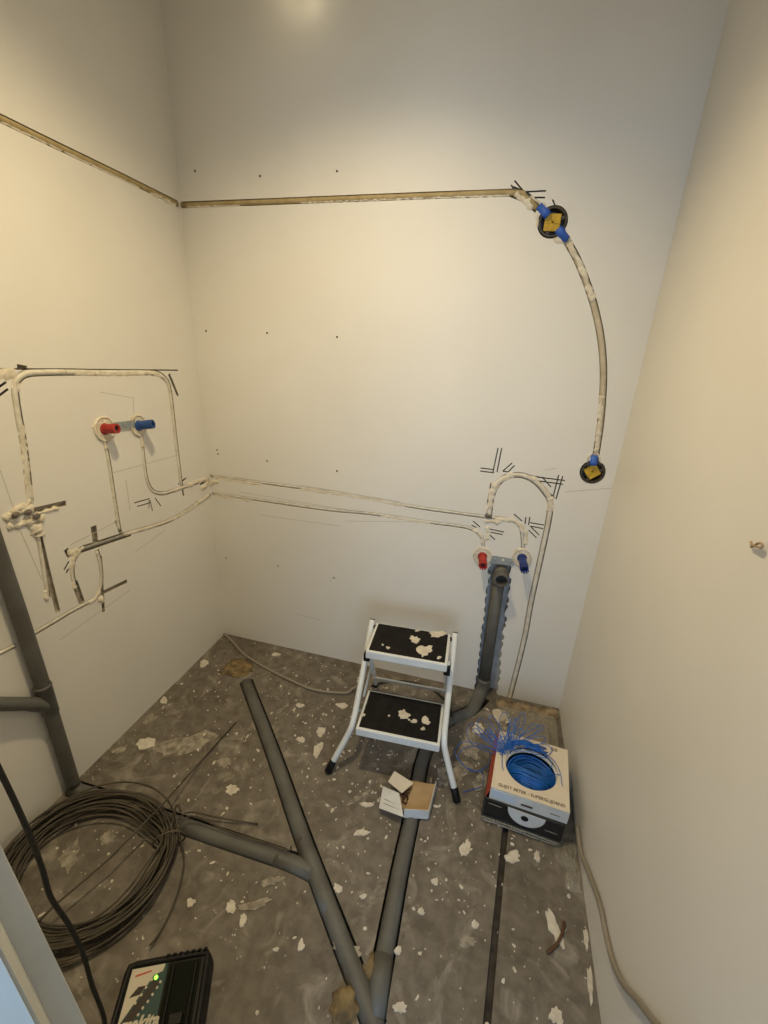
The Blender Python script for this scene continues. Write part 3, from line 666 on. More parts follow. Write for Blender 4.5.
# ------------------------------------------------------------------ round wall boxes
def wallbox(p, r, label, conns, rot):
    c = bk(p); o = thing('wall_box', label, 'junction box', c, 'round wall boxes'); q = uv('back', p)
    lathe('box_shell', c+Vector((0, .045, 0)), (0, -1, 0), [(r*.92, 0), (r*.95, .042), (r, .044), (r, .048), (r*.86, .0485), (r*.84, .03), (r*.84, .012), (0, .012)], M_BOXBRN, o, 28)
    a = r*.56; cs, sn = math.cos(rot), math.sin(rot)
    pts = [(q[0]+x*cs-y*sn, q[1]+x*sn+y*cs) for x, y in ((-a, -a), (a, -a), (a, a), (-a, a))]
    prism_uv('yellow_cover', 'back', pts, -.03, -.004, M_YEL, o)
    cross = thing  # raised cross on the cover
    for k in (0, 1):
        u = (cs, sn) if k == 0 else (-sn, cs); v = (-u[1], u[0])
        pts = [(q[0]+u[0]*s1*a*.85+v[0]*s2*.003, q[1]+u[1]*s1*a*.85+v[1]*s2*.003) for s1, s2 in ((-1, -1), (1, -1), (1, 1), (-1, 1))]
        prism_uv('cover_rib', 'back', pts, -.004, -.0015, M_YEL, o)
    for k, (pa, pb2) in enumerate(conns):
        A, B = bk(pa, -.001), bk(pb2, -.001)
        tube('conduit_connector', [A, A.lerp(B, .45), A.lerp(B, .5), B], [.0135, .0135, .0115, .0115], M_CLIP, o, 14)
    for k, ang in enumerate((20, 130, 250)):
        t = math.radians(ang); lathe('lug', c+Vector((math.cos(t)*r*.72, .002, math.sin(t)*r*.72)), (0, -1, 0), [(.006, 0), (.006, .004), (.003, .0045)], M_BOXBRN, o, 10)
    return o
wallbox((552.5, 222), .0425, 'dark round wall box with yellow cover at the top right of the back wall', [((548, 216), (539, 206)), ((558, 229), (567, 240))], math.radians(-2))
wallbox((592.5, 472), .0405, 'dark round wall box with yellow cover at the lower end of the curved conduit', [((593, 465), (594.5, 455))], math.radians(38))
for k, (p, rp, wdd) in enumerate([((540, 226), [(538, 211), (537, 218), (539, 230), (545, 236)], .02), ((560, 240), [(553, 238), (560, 242), (566, 241), (569, 233)], .02)]):
    pass
px_ = thing('plaster_patch', 'broken plaster edge around the upper round wall box', 'plaster', bk((545, 232)))
for k, (rp, wd2) in enumerate([([(538, 209), (536.5, 217), (538, 227)], .016), ([(553, 238.5), (559, 241.5), (565, 243)], .018), ([(563, 230), (569, 236), (570, 243)], .012), ([(530, 196), (540, 203), (546, 206)], .012)]):
    ridge('plaster_lump', 'back', uvs('back', rp), wd2, .005, M_PLAST, px_, .7, k+111)
py_ = thing('plaster_patch', 'pale plaster ring around the lower round wall box', 'plaster', bk((592, 460)))
for k, (rp, wd2) in enumerate([([(587, 463), (588.5, 457), (592, 453)], .012), ([(597, 453), (600, 458), (601, 464)], .012)]):
    ridge('plaster_lump', 'back', uvs('back', rp), wd2, .005, M_PLAST, py_, .6, k+121)

# ------------------------------------------------------------------ step ladder
def rot2(x, y, a): return (x*math.cos(a)-y*math.sin(a), x*math.sin(a)+y*math.cos(a))
LO, LA = Vector((-.2225, 1.368, 0)), math.radians(3.4)
def ll(x, y, z):
    a, b = rot2(x, y, LA); return Vector((LO.x+a, LO.y+b, z))
lad = thing('step_ladder', 'white folding two step ladder with black treads spattered with plaster', 'step ladder', tuple(LO))
def step(cx, cy, w2, d2, z, splashes):
    o = hexa('step', [ll(cx-w2, cy-d2, z-.032), ll(cx+w2, cy-d2, z-.032), ll(cx+w2, cy+d2, z-.032), ll(cx-w2, cy+d2, z-.032)],
             [ll(cx-w2, cy-d2, z), ll(cx+w2, cy-d2, z), ll(cx+w2, cy+d2, z), ll(cx-w2, cy+d2, z)], M_WHITE, lad, .004)
    i = .010
    hexa('tread_mat', [ll(cx-w2+i, cy-d2+i, z-.002), ll(cx+w2-i, cy-d2+i, z-.002), ll(cx+w2-i, cy+d2-i, z-.002), ll(cx-w2+i, cy+d2-i, z-.002)],
         [ll(cx-w2+i, cy-d2+i, z+.0035), ll(cx+w2-i, cy-d2+i, z+.0035), ll(cx+w2-i, cy+d2-i, z+.0035), ll(cx-w2+i, cy+d2-i, z+.0035)], M_RUBBER, o)
    for k, (p, rx, ry) in enumerate(splashes):
        out = blob_outline(p[0], p[1], rx, ry, 0, 20, .5, k+int(z*100)); n = len(out)
        P = [fl(q, z+.003) for q in out]; lo = [q.copy() for q in P]
        V = lo+[Vector((q.x, q.y, z+.0052)) for q in P]
        F = [tuple(range(n))[::-1], tuple(range(n, 2*n))]+[(j, (j+1) % n, n+(j+1) % n, n+j) for j in range(n)]
        mesh_obj('plaster_splash', V, F, M_SPLASH, o)
    return o
step(0, -.001, .149, .092, .45, [((424.5, 651), 7, 6), ((415, 640), 5, 3.2), ((438, 634.5), 7, 3.5), ((417.5, 630.5), 2.6, 1.2), ((388, 648), 1.8, 1.4), ((439, 658), 2, 1.4), ((403, 626.5), 1.6, .8), ((382.5, 645), 1, 1)])
step(0.005, -.132, .150, .097, .22, [((404, 715), 5.5, 4.2), ((425.5, 721), 4.4, 4), ((414, 721.5), 3.5, 1.6), ((423, 729), 2, 1.8), ((363, 715), 2.4, 1.6), ((389, 716), 1.2, .8), ((409, 720), 1.2, 1)])
for sg, fx in ((-1, -.2415), (1, .2375)):
    x = sg*.166
    path = spline([ll(x, .085, .462), ll(x, .02, .395), ll(x, -.10, .27), ll(sg*.168, -.172, .195), ll(sg*.18, -.196, .15), ll(fx-sg*.012, -.238, .035)], 5)
    leg = tube('front_leg', path, .0112, M_WHITE, lad, 12)
    e = ll(fx, -.251, 0.001); dd = (path[-1]-e).normalized()
    tube('rubber_foot', [e+Vector((0, 0, .001)), e+dd*.004, e+dd*.05, e+dd*.053], [.011, .0145, .0135, .0115], M_BLACKP, leg, 12)
    dt = (path[0]-path[1]).normalized()
    tube('end_cap', [path[0], path[0]+dt*.004], [.0112, .0095], M_BLACKP, leg, 12)
    rear = tube('rear_leg', spline([ll(sg*.150, -.05, .425), ll(sg*.152, .02, .32), ll(sg*.158, .14, .13), ll(sg*.165, .218, .02)], 4), .0098, M_WHITE, lad, 12)
    e = ll(sg*.167, .222, .001)
    tube('rubber_foot', [e, e+Vector((0, 0, .004)), ll(sg*.165, .212, .032)], [.010, .0125, .012], M_BLACKP, rear, 12)
    hexa('hinge_bracket', [ll(sg*.150-.012, -.072, .385), ll(sg*.150+.012, -.072, .385), ll(sg*.150+.012, -.032, .385), ll(sg*.150-.012, -.032, .385)],
         [ll(sg*.150-.012, -.072, .420), ll(sg*.150+.012, -.072, .420), ll(sg*.150+.012, -.032, .420), ll(sg*.150-.012, -.032, .420)], M_BLACKP, lad, .003)
    tube('rivet', [ll(sg*.142, .07, .442), ll(sg*.160, .07, .442)], .008, M_BLACKP, lad, 10)
    tube('rivet', [ll(sg*.150, -.135, .208), ll(sg*.170, -.135, .208)], .006, M_STEEL, lad, 10)
    tube('tie_bar', [ll(sg*.158, -.06, .205), ll(sg*.160, .06, .245)], .0045, M_WHITE, lad, 8)
hexa('cross_bar', [ll(-.158, .125, .125), ll(.158, .125, .125), ll(.158, .135, .125), ll(-.158, .135, .125)], [ll(-.158, .11, .152), ll(.158, .11, .152), ll(.158, .12, .152), ll(-.158, .12, .152)], M_WHITE, lad, .002)

# ------------------------------------------------------------------ boxes with blue wire
def quad_box(name, c4, z0_, z1_, m, parent, bev=0, grow=0):
    c = sum((Vector((p.x, p.y, 0)) for p in c4), Vector())/4
    Q = [Vector((p.x, p.y, 0))+(Vector((p.x, p.y, 0))-c)*grow for p in c4]
    return hexa(name, [q+Vector((0, 0, z0_)) for q in Q], [q+Vector((0, 0, z1_)) for q in Q], m, parent, bev)
ZT = .150
c4 = [fl(p, ZT) for p in [(491, 786.7), (570, 813), (567.7, 750), (499.7, 730.5)]]   # FL FR BR BL
bc = sum(c4, Vector())/4
ex = (c4[1]-c4[0]).normalized(); ey = (c4[3]-c4[0]).normalized()
bw, bd = (c4[1]-c4[0]).length, (c4[3]-c4[0]).length
def bb(u, v, z): return c4[0]+(c4[1]-c4[0])*u+(c4[3]-c4[0])*v+((c4[2]-c4[1])-(c4[3]-c4[0]))*u*v+Vector((0, 0, z-ZT))
wb = thing('wire_carton', 'cream wire dispenser carton with a round hole, topmost of the stack', 'carton', bb(.5, .5, .098))
def carton_top():
    """top panel with an oval hole, plus thin walls"""
    n = 48; V = []; F = []
    hc = (.50, .50); hr = (.36, .345)
    hole = [(hc[0]+hr[0]*math.cos(2*math.pi*k/n), hc[1]+hr[1]*math.sin(2*math.pi*k/n)) for k in range(n)]
    out = []
    for k in range(n):
        a = 2*math.pi*k/n; c, s = math.cos(a), math.sin(a); m = .5/max(abs(c), abs(s)); out.append((.5+c*m, .5+s*m))
    # snap the four nearest to corners
    for cx, cy in ((0, 0), (1, 0), (1, 1), (0, 1)):
        j = min(range(n), key=lambda i: (out[i][0]-cx)**2+(out[i][1]-cy)**2); out[j] = (cx, cy)
    for ring, z in ((out, .150), (hole, .150), (hole, .1475), (out, .1475)):
        for u, v in ring: V.append(bb(u, v, z))
    for q in range(4):
        a, b = q*n, ((q+1) % 4)*n
        for k in range(n): F.append((a+k, a+(k+1) % n, b+(k+1) % n, b+k))
    return mesh_obj('top_panel', V, F, M_CARD, wb)
carton_top()
def cpanel(name, u0, v0, u1, v1, za, zb, m, parent=wb):
    return hexa(name, [bb(u0, v0, za), bb(u1, v0, za), bb(u1, v1, za), bb(u0, v1, za)], [bb(u0, v0, zb), bb(u1, v0, zb), bb(u1, v1, zb), bb(u0, v1, zb)], m, parent)
fp = cpanel('front_panel', 0, 0, 1, .012, .0985, .1476, M_CARDW)
cpanel('back_panel', 0, .988, 1, 1, .0985, .1476, M_CARD)
hexa('side_panel', [bb(-.055, .0, .0985), bb(-.045, .0, .0985), bb(-.045, .97, .0985), bb(-.055, .97, .0985)], [bb(-.002, .0, .1476), bb(.010, .0, .1476), bb(.010, 1, .1476), bb(-.002, 1, .1476)], M_REDC, wb)
cpanel('side_panel', .988, .012, 1, .988, .0985, .1476, M_CARDW)
cpanel('bottom_panel', .01, .012, .988, .988, .0985, .1005, M_BLKC)
cpanel('label_sticker', .03, -.004, .33, .0, .110, .142, M_LABEL, fp)
cpanel('grip_slot', .41, -.003, .56, .0, .113, .121, M_INK, fp)
cpanel('print_mark', .78, -.003, .90, .0, .118, .1225, M_STAIN, fp)
cpanel('print_mark', .22, -.0055, .33, -.004, .137, .140, M_PENCIL, fp)
# inner white reel ring visible through the hole
ringp = [bb(.5+.365*math.cos(2*math.pi*k/40), .5+.345*math.sin(2*math.pi*k/40)-.02, .136) for k in range(40)]
tube('reel_rim', ringp, .006, M_CARDW, wb, 8, True)
# lettering
def text_mesh(name, body, size, loc, xdir, zdir, m, parent, ext=.0003, bold=0.0, shear=0.0, align='LEFT'):
    cu = bpy.data.curves.new(name, 'FONT'); cu.body = body; cu.size = size; cu.extrude = ext; cu.offset = bold; cu.shear = shear; cu.resolution_u = 2; cu.align_x = align
    t = bpy.data.objects.new(name, cu); COL.objects.link(t); bpy.context.view_layer.update()
    dg = bpy.context.evaluated_depsgraph_get(); me = bpy.data.meshes.new_from_object(t.evaluated_get(dg), depsgraph=dg)
    bpy.data.objects.remove(t)
    x = Vector(xdir).normalized(); z = Vector(zdir).normalized(); y = z.cross(x)
    MM = Matrix((x, y, z)).transposed().to_4x4(); MM.translation = Vector(loc); me.transform(MM)
    me.materials.clear(); me.materials.append(m)
    o = bpy.data.objects.new(name, me); COL.objects.link(o); attach(o, parent); return o
text_mesh('lettering', 'GLIJDT BETER - SUPERGLIJDEND', .0148, bb(.085, .052, .1503), ex, (0, 0, 1), M_INK, wb, bold=.0002)
text_mesh('lettering', '20', .022, bb(.765, .905, .1503), ex, (0, 0, 1), M_INK, wb, bold=.0003)

# coil of blue wire inside the carton, with loose loops pulled out
bw_o = thing('blue_wire', 'bright blue wire coiled in the cream carton with loose loops spilling out', 'wire', bb(.5, .5, .102))
rnd = random.Random(5); V = []; F = []
for k in range(46):
    ru = .19+.14*(k/45); z = rnd.uniform(.1035, .112)+.02*max(0, (k-28)/18); off = (rnd.uniform(-.02, .02), rnd.uniform(-.075, -.03)); n = 40; ph = rnd.uniform(0, 6)
    tube_data([bb(.5+off[0]+ru*math.cos(2*math.pi*j/n), .5+off[1]+ru*.97*math.sin(2*math.pi*j/n), z+.004*math.sin(2*2*math.pi*j/n+ph)) for j in range(n)], .0019, 5, True, V=V, F=F)
mesh_obj('coil', V, F, M_WIRE, bw_o, True)
# strands crossing the hole (inner face of the coil, seen as a bundle sweeping over the opening)
V = []; F = []
for k in range(34):
    t = k/33; y0 = .17+.38*t
    zc = .118+.030*math.sin(math.pi*min(1, t*1.0))+rnd.uniform(-.003, .003)
    half = .335*math.sqrt(max(.05, 1-((y0-.5)/.36)**2))
    P = spline([bb(.5-half, y0+.07+rnd.uniform(-.02, .02), .118), bb(.5-half*.5, y0+.02, zc), bb(.5, y0-.02+rnd.uniform(-.01, .01), zc+.004), bb(.5+half*.5, y0-.03, zc), bb(.5+half, y0+.01+rnd.uniform(-.02, .02), .118)], 5)
    tube_data(P, .0021, 5, V=V, F=F)
mesh_obj('strands', V, F, M_WIRE, bw_o, True)
# knot of wire at the far edge of the hole
V = []; F = []
for k in range(22):
    a0 = rnd.uniform(.10, .30); P = spline([bb(.16+rnd.uniform(-.03, .05), .74+rnd.uniform(-.05, .05), .135), bb(.24+rnd.uniform(-.03, .03), .80+rnd.uniform(-.03, .04), .160+rnd.uniform(0, .012)), bb(.42+rnd.uniform(-.05, .05), .83+rnd.uniform(-.04, .05), .160+rnd.uniform(0, .012)), bb(.62+rnd.uniform(-.08, .15), .84+rnd.uniform(-.06, .08), .153+rnd.uniform(0, .008))], 5)
    tube_data(P, .0017, 5, V=V, F=F)
mesh_obj('bundle', V, F, M_WIRE, bw_o, True)
def pxz(p, z): return fl(p, z)
LOOPS = [[((502, 752), .155), ((494, 735), .19), ((486, 722), .20), ((480, 718), .18), ((478, 728), .15), ((488, 742), .15), ((503, 753), .155)],
         [((504, 752), .156), ((490, 738), .17), ((474, 724), .17), ((467, 730), .13), ((472, 744), .10), ((490, 752), .13), ((503, 755), .156)],
         [((500, 752), .155), ((482, 745), .14), ((463, 742), .08), ((455, 752), .03), ((462, 764), .012), ((476, 771), .012), ((488, 765), .04), ((490, 752), .10)],
         [((501, 754), .15), ((488, 748), .13), ((468, 747), .06), ((458, 757), .012), ((470, 770), .006), ((482, 772), .006), ((483, 785), .005), ((474, 789), .005), ((463, 792), .005)],
         [((506, 750), .157), ((500, 733), .20), ((500, 718), .21), ((505, 712), .21), ((509, 722), .19), ((508, 738), .17), ((508, 750), .157)],
         [((510, 750), .158), ((512, 732), .20), ((518, 718), .21), ((524, 713), .205), ((524, 724), .19), ((516, 738), .17), ((511, 750), .158)],
         [((512, 750), .158), ((520, 738), .18), ((529, 727), .19), ((536, 724), .19), ((538, 730), .18), ((528, 738), .17), ((514, 750), .158)],
         [((514, 750), .158), ((526, 741), .17), ((540, 736), .17), ((546, 739), .165), ((540, 744), .16), ((526, 748), .158)],
         [((514, 752), .158), ((530, 746), .162), ((545, 744), .16), ((552, 750), .155), ((546, 756), .154), ((530, 753), .156)],
         [((504, 753), .156), ((498, 741), .17), ((492, 733), .175), ((489, 737), .165), ((495, 746), .157), ((505, 754), .156)],
         [((520, 751), .157), ((540, 752), .156), ((553, 760), .155), ((560, 772), .154), ((562, 784), .1535), ((563, 786), .153)],
         [((540, 757), .155), ((549, 759), .1545), ((552, 766), .154), ((546, 772), .152), ((560, 775), .154)],
         [((503, 752), .156), ((502, 762), .155), ((504, 772), .148), ((510, 778), .14)],
         [((506, 749), .157), ((507, 736), .18), ((508, 728), .19), ((511, 734), .185), ((510, 748), .158)],
         [((508, 750), .157), ((514, 734), .19), ((516, 722), .2), ((512, 718), .2), ((509, 728), .19), ((507, 748), .157)]]
rl = random.Random(8)
for k in range(10):
    a = (rl.uniform(500, 512), rl.uniform(748, 754)); t = rl.choice([(rl.uniform(474, 496), rl.uniform(714, 735)), (rl.uniform(500, 545), rl.uniform(716, 738))]); sx = rl.uniform(3, 7)
    LOOPS.append([(a, .157), (((a[0]+t[0])/2-sx*.6, (a[1]+t[1])/2), .17), ((t[0]-sx*.7, t[1]+2), .18), (t, .185), ((t[0]+sx*.8, t[1]+4), .18), (((a[0]+t[0])/2+sx*.6, (a[1]+t[1])/2+2), .17), ((a[0]+3, a[1]), .157)])
for k, Lp in enumerate(LOOPS):
    tube('loose_loop', spline([pxz(p, z) for p, z in Lp], 6), .0013, M_WIRE, bw_o, 6)

# black box below, half disc label, plastic wrap
kb4 = [bb(-.045, -.015, 0), bb(.985, -.035, 0), bb(.985, .95, 0), bb(-.045, .95, 0)]
kb = thing('black_carton', 'black carton with a white half disc label under the cream carton', 'carton', Vector((bc.x, bc.y, .022)))
quad_box('body', kb4, .0225, .098, M_BLKC, kb, .004)
def kf(u, z, o_=0.0): a = kb4[0]+(kb4[1]-kb4[0])*u; return Vector((a.x, a.y, z))-ey*o_
n = 20; P = [(.53+.235*math.cos(math.pi+math.pi*k/n), .094+.060*math.sin(math.pi+math.pi*k/n)) for k in range(n+1)]
V = [kf(u, z, .0002) for u, z in P]+[kf(u, z, .0016) for u, z in P]; m_ = len(P)
F = [tuple(range(m_)), tuple(range(m_, 2*m_))[::-1]]+[(i, (i+1) % m_, m_+(i+1) % m_, m_+i) for i in range(m_)]
dl = mesh_obj('disc_label', V, F, M_CARDW, kb)
P = [(.52+.048*math.cos(2*math.pi*k/16), .069+.0115*math.sin(2*math.pi*k/16)) for k in range(16)]
V = [kf(u, z, .0014) for u, z in P]+[kf(u, z, .0022) for u, z in P]
F = [tuple(range(16)), tuple(range(16, 32))[::-1]]+[(i, (i+1) % 16, 16+(i+1) % 16, 16+i) for i in range(16)]
mesh_obj('disc_hole', V, F, M_BLACKP, dl)
for u0, u1, z in ((.05, .22, .078), (.78, .93, .048)):
    hexa('print_line', [kf(u0, z, 0), kf(u1, z, 0), kf(u1, z, -.001), kf(u0, z, -.001)], [kf(u0, z+.0022, .0006), kf(u1, z+.0022, .0006), kf(u1, z+.0022, -.001), kf(u0, z+.0022, -.001)], M_PENCIL, kb)
pk = thing('plastic_pack', 'dark shrink wrapped pack at the bottom of the carton stack', 'package', Vector((bc.x, bc.y, 0)))
pk4 = [bb(-.07, -.05, 0), bb(.97, -.06, 0), bb(.97, .93, 0), bb(-.06, .93, 0)]
quad_box('contents', pk4, .001, .022, mat('dark_slate_wrap', (0.035, 0.042, 0.048), rough=0.18, var=(0.02, 0.024, 0.028), vscale=20, bump=.5, bscale=25), pk, .005)
a, b = pk4[0], pk4[1]
for zz, rr in ((.010, .0035), (.020, .0028)):
    P = [Vector((a.x, a.y, zz)).lerp(Vector((b.x, b.y, zz)), t/12)-ey*(.001+.002*noise.noise(Vector((t*.7, zz*90, 0)))) for t in range(13)]
    tube('wrap_fold', P, [rr*(1+.6*noise.noise(Vector((t, 3, zz*50)))) for t in range(13)], M_FILM, pk, 7)

# crumpled film in the corner behind the cartons and beside them
def film(name, c, sx, sy, h, label, seed, parts=None):
    nx, ny = 22, 16; V = []; F = []
    for j in range(ny+1):
        for i in range(nx+1):
            u, v = i/nx-.5, j/ny-.5
            q = noise.noise(Vector((u*5+seed, v*2.2, seed)))
            z = .003+h*(abs(q)*1.7+.25*abs(noise.noise(Vector((u*14, v*8, seed)))))*(1-(2*u)**4)*(1-(2*v)**4)
            V.append((c[0]+u*sx+.01*noise.noise(Vector((v*4, seed, 1))), c[1]+v*sy+.01*noise.noise(Vector((u*4, seed, 5))), z))
    for j in range(ny):
        for i in range(nx): F.append((j*(nx+1)+i, j*(nx+1)+i+1, (j+1)*(nx+1)+i+1, (j+1)*(nx+1)+i))
    o = mesh_obj(name, V, F, M_FILM, None, True); tag(o, label, 'plastic sheet', 'crumpled plastic sheets'); return o
film('plastic_sheet', (.285, 1.52), .24, .27, .05, 'crumpled clear plastic sheet in the right corner behind the cartons', 3)
film('plastic_sheet', (.398, 1.03), .045, .15, .035, 'small crumpled grey plastic scrap between the cartons and the right wall', 9)

# ------------------------------------------------------------------ torn screw box in front of the ladder
tb_ = thing('screw_box', 'small torn cardboard screw box lying open in front of the ladder', 'box', fl((405, 803)))
def panel(name, pts, m_in, parent, th=.0016):
    """thin board through four (pixel, height) points; thickness pushed downwards"""
    P = [fl(p, z) for p, z in pts]; nn = (P[1]-P[0]).cross(P[3]-P[0]).normalized()
    if nn.z < 0: nn = -nn
    return hexa(name, [q-nn*th for q in P], P, m_in, parent)
z_i = .045
I1, I2, I3, I4 = (402, 793), (413.5, 783), (403.6, 812), (399, 793)
panel('side_flap', [((383, 786), .040), ((399, 793), z_i), ((403.5, 817), z_i), ((379, 808), .030)], M_CARDW, tb_)
panel('top_flap', [((388, 781.5), .052), ((394.5, 771), .056), ((413.5, 783), z_i), ((402, 793), z_i)], M_CARD, tb_)
tray = thing
tp = [((404, 812), .034), ((428, 813), .030), ((435, 784), .034), ((414.5, 782.5), .036)]
panel('tray', tp, M_TAN, tb_)
for a_, b_ in (((404, 812), (428, 813.5)), ((428, 813.5), (435.5, 784))):
    A, B = fl(a_, .030), fl(b_, .030)
    out = Vector((0, 0, .016)); sd_ = (B-A).normalized().cross(Vector((0, 0, 1)))*.004
    hexa('tray_rim', [A-Vector((0, 0, .022)), B-Vector((0, 0, .022)), B-Vector((0, 0, .022))+sd_, A-Vector((0, 0, .022))+sd_], [A+out, B+out, B+out+sd_*.5, A+out+sd_*.5], M_CARDW, tb_)
# body below
g = [fl((396, 811), .0), fl((417, 813), .0), fl((425, 786), .0), fl((399, 782), .0)]
hexa('body', [q+Vector((0, 0, .001)) for q in g], [Vector((q.x, q.y, .018)).lerp(Vector((g[0].x/4+g[1].x/4+g[2].x/4+g[3].x/4, g[0].y/4+g[1].y/4+g[2].y/4+g[3].y/4, .018)), .02) for q in g], M_TAN, tb_)
rnd = random.Random(4)
for k in range(14):
    c = fl((405+rnd.uniform(-3, 3), 797+rnd.uniform(-8, 8)), .024); a = rnd.uniform(0, 6.28); v = Vector((math.cos(a), math.sin(a), rnd.uniform(-.2, .3)))*.012
    tube('screw', [c-v, c+v*.8, c+v*.82, c+v], [.0012, .002, .0042, .0042], M_SCREW, tb_, 7)
for a_, b_ in (((390, 795), (396, 798)), ((391.5, 791.5), (397, 794)), ((384.5, 799), (399, 806)), ((383.5, 803), (400, 810))):
    P0 = [fl(q, .042-.004*(398-q[0])/15+.001) for q in (a_, b_)]
    tube('print_line', P0, .0011, M_PENCIL, tb_, 5)

# ------------------------------------------------------------------ coil of wire on the left
CC = Vector((-1.01, .600, 0)); rnd = random.Random(21)
co = thing('wire_coil', 'large loose coil of thin dark wire lying on the floor by the left wall', 'wire coil', tuple(CC))
V = []; F = []
for k in range(30):
    r = rnd.uniform(.185, .262); n = 56; ox, oy = rnd.gauss(0, .008), rnd.gauss(0, .008); zb = .010+.038*rnd.random()
    tx, ty = rnd.uniform(-.012, .012), rnd.uniform(-.018, .018); ph = rnd.uniform(0, 6.3); q = rnd.uniform(.80, .90)
    P = []
    for j in range(n):
        a = 2*math.pi*j/n
        pin = 1-.05*math.exp(-((math.atan2(math.sin(a-.55), math.cos(a-.55)))/.28)**2)
        rr = r*(1+.02*math.sin(2*a+ph))
        # the turns gather where they are tied at the right
        g_ = math.exp(-((math.atan2(math.sin(a-.62), math.cos(a-.62)))/.30)**2); rr = rr*(1-g_)+(.236+(r-.225)*.35)*g_
        x, y = rr*math.cos(a)+ox, rr*math.sin(a)*q+oy
        P.append(Vector((max(CC.x+x, XL+.012), CC.y+y, max(.006, zb+tx*math.cos(a)+ty*math.sin(a)))))
    tube_data(P, .0031, 5, True, V=V, F=F)
mesh_obj('turns', V, F, M_COIL, co, True)
tie = CC+Vector((.236*math.cos(.62), .236*math.sin(.62)*.85, .038))
tube('tie', [tie+Vector((.035*math.cos(t)*.62*1.1, .035*math.cos(t)*.5*1.1, .050*math.sin(t)-.0)) if False else tie+Vector((math.cos(.62)*.045*math.cos(t), math.sin(.62)*.045*math.cos(t), (.036*math.sin(t)))) for t in [2*math.pi*k/20 for k in range(20)]], .0032, M_COIL, co, 6, True)
tube('wire_end', spline([tie, fl((185, 813), .035), fl((220, 818), .02), fl((258, 824), .006)], 5), .0028, M_COIL, co, 6)
tube('wire_end', spline([tie, fl((190, 816), .05), fl((225, 830), .03), fl((262, 842), .022), fl((288, 850), .022), fl((291, 846), .022)], 5), .0028, M_COIL, co, 6)
tube('wire_end', spline([tie, fl((176, 806), .05), fl((181, 811), .05)], 4), .004, M_COIL, co, 6)
tube('wire_end', spline([fl((150, 945), .02), fl((160, 932), .008), fl((172, 908), .01), fl((181, 880), .02), fl((184, 855), .03), fl((178, 830), .035)], 4), .0026, M_COIL, co, 6)
st = tube('straight_wire', [fl((236, 722), .004), fl((200, 762), .012), fl((161, 806), .085), fl((110, 858), .075), fl((55, 905), .065), fl((35, 925), .05)], .0030, M_COIL, None, 7)
tag(st, 'straight thin dark rod lying across the wire coil', 'wire')

# ------------------------------------------------------------------ battery charger, bottom edge
ZH = .070
tl, tr = fl((127, 963), ZH), fl((211, 947.5), ZH)
cx_ = (tr-tl).normalized(); cyv = Vector((cx_.y, -cx_.x, 0)); cw = (tr-tl).length; chd = .155
def ch(u, v, z): return tl+cx_*(u*cw)+cyv*(v*chd)+Vector((0, 0, z-ZH))
cg = thing('battery_charger', 'black battery charger with a green light at the bottom edge of the picture', 'charger', ch(.5, .5, 0))
hexa('housing', [ch(-.02, -.03, .001), ch(1.02, -.03, .001), ch(1.02, 1.03, .001), ch(-.02, 1.03, .001)], [ch(0, 0, ZH-.006), ch(1, 0, ZH-.006), ch(1, 1, ZH-.006), ch(0, 1, ZH-.006)], M_BLACKP, cg, .012)
# raised rim round the top
rim = [ch(.03, .03, ZH-.006), ch(.97, .03, ZH-.006), ch(.97, .97, ZH-.006), ch(.03, .97, ZH-.006)]
rimp = []
for i in range(4):
    a, b = rim[i], rim[(i+1) % 4]; pr = rim[i-1]
    rimp += [a.lerp(pr, .1), a.lerp(pr, .03).lerp(a.lerp(b, .03), .5), a.lerp(b, .1)]
tube('rim', rimp, .007, M_BLACKP, cg, 8, True)
zp = ZH-.0045
def cpoly(name, pts, m, parent, h=.0012, zb=zp-.003):
    n = len(pts); V = [ch(u, v, zb) for u, v in pts]+[ch(u, v, zp+h) for u, v in pts]
    F = [tuple(range(n))[::-1], tuple(range(n, 2*n))]+[(i, (i+1) % n, n+(i+1) % n, n+i) for i in range(n)]
    return mesh_obj(name, V, F, m, parent)
face = cpoly('face_plate', [(.08, .08), (.50, .08), (.50, .90), (.08, .90)], M_TEAL, cg, .0005)
cpoly('print_panel', [(.085, .085), (.47, .085), (.455, .17), (.36, .20), (.085, .72)], M_CREAMPR, face, .0010)
cpoly('print_block', [(.13, .42), (.21, .31), (.30, .31), (.25, .40)], M_DARKPR, face, .0016)
cpoly('print_stripe', [(.37, .26), (.455, .30), (.25, .66), (.10, .72)], M_DARKPR, face, .0014)
cpoly('print_line', [(.14, .165), (.32, .135), (.32, .155), (.14, .19)], M_REDC, face, .0014)
for u, v in ((.345, .255), (.30, .335), (.265, .41), (.22, .49), (.455, .30), (.43, .36), (.395, .43), (.36, .50), (.32, .56), (.285, .625)):
    lathe('indicator', ch(u, v, zp+.001), (0, 0, 1), [(.0028, 0), (.0028, .0012), (.0015, .0016)], M_CREAMPR, face, 8)
lathe('indicator_light', ch(.39, .235, zp+.0005), (0, 0, 1), [(.0042, 0), (.0042, .0014), (.002, .0024)], M_LED, face, 12)
text_mesh('lettering', 'makita', .030, ch(.115, .775, zp+.0016), cx_, (0, 0, 1), M_CREAMPR, face, bold=.0012, shear=.25)
bay = cpoly('battery_bay', [(.52, .10), (.90, .10), (.90, .90), (.52, .90)], mat('bay_black', (0.007, 0.009, 0.005), rough=.7, spec=.1), cg, -.001)
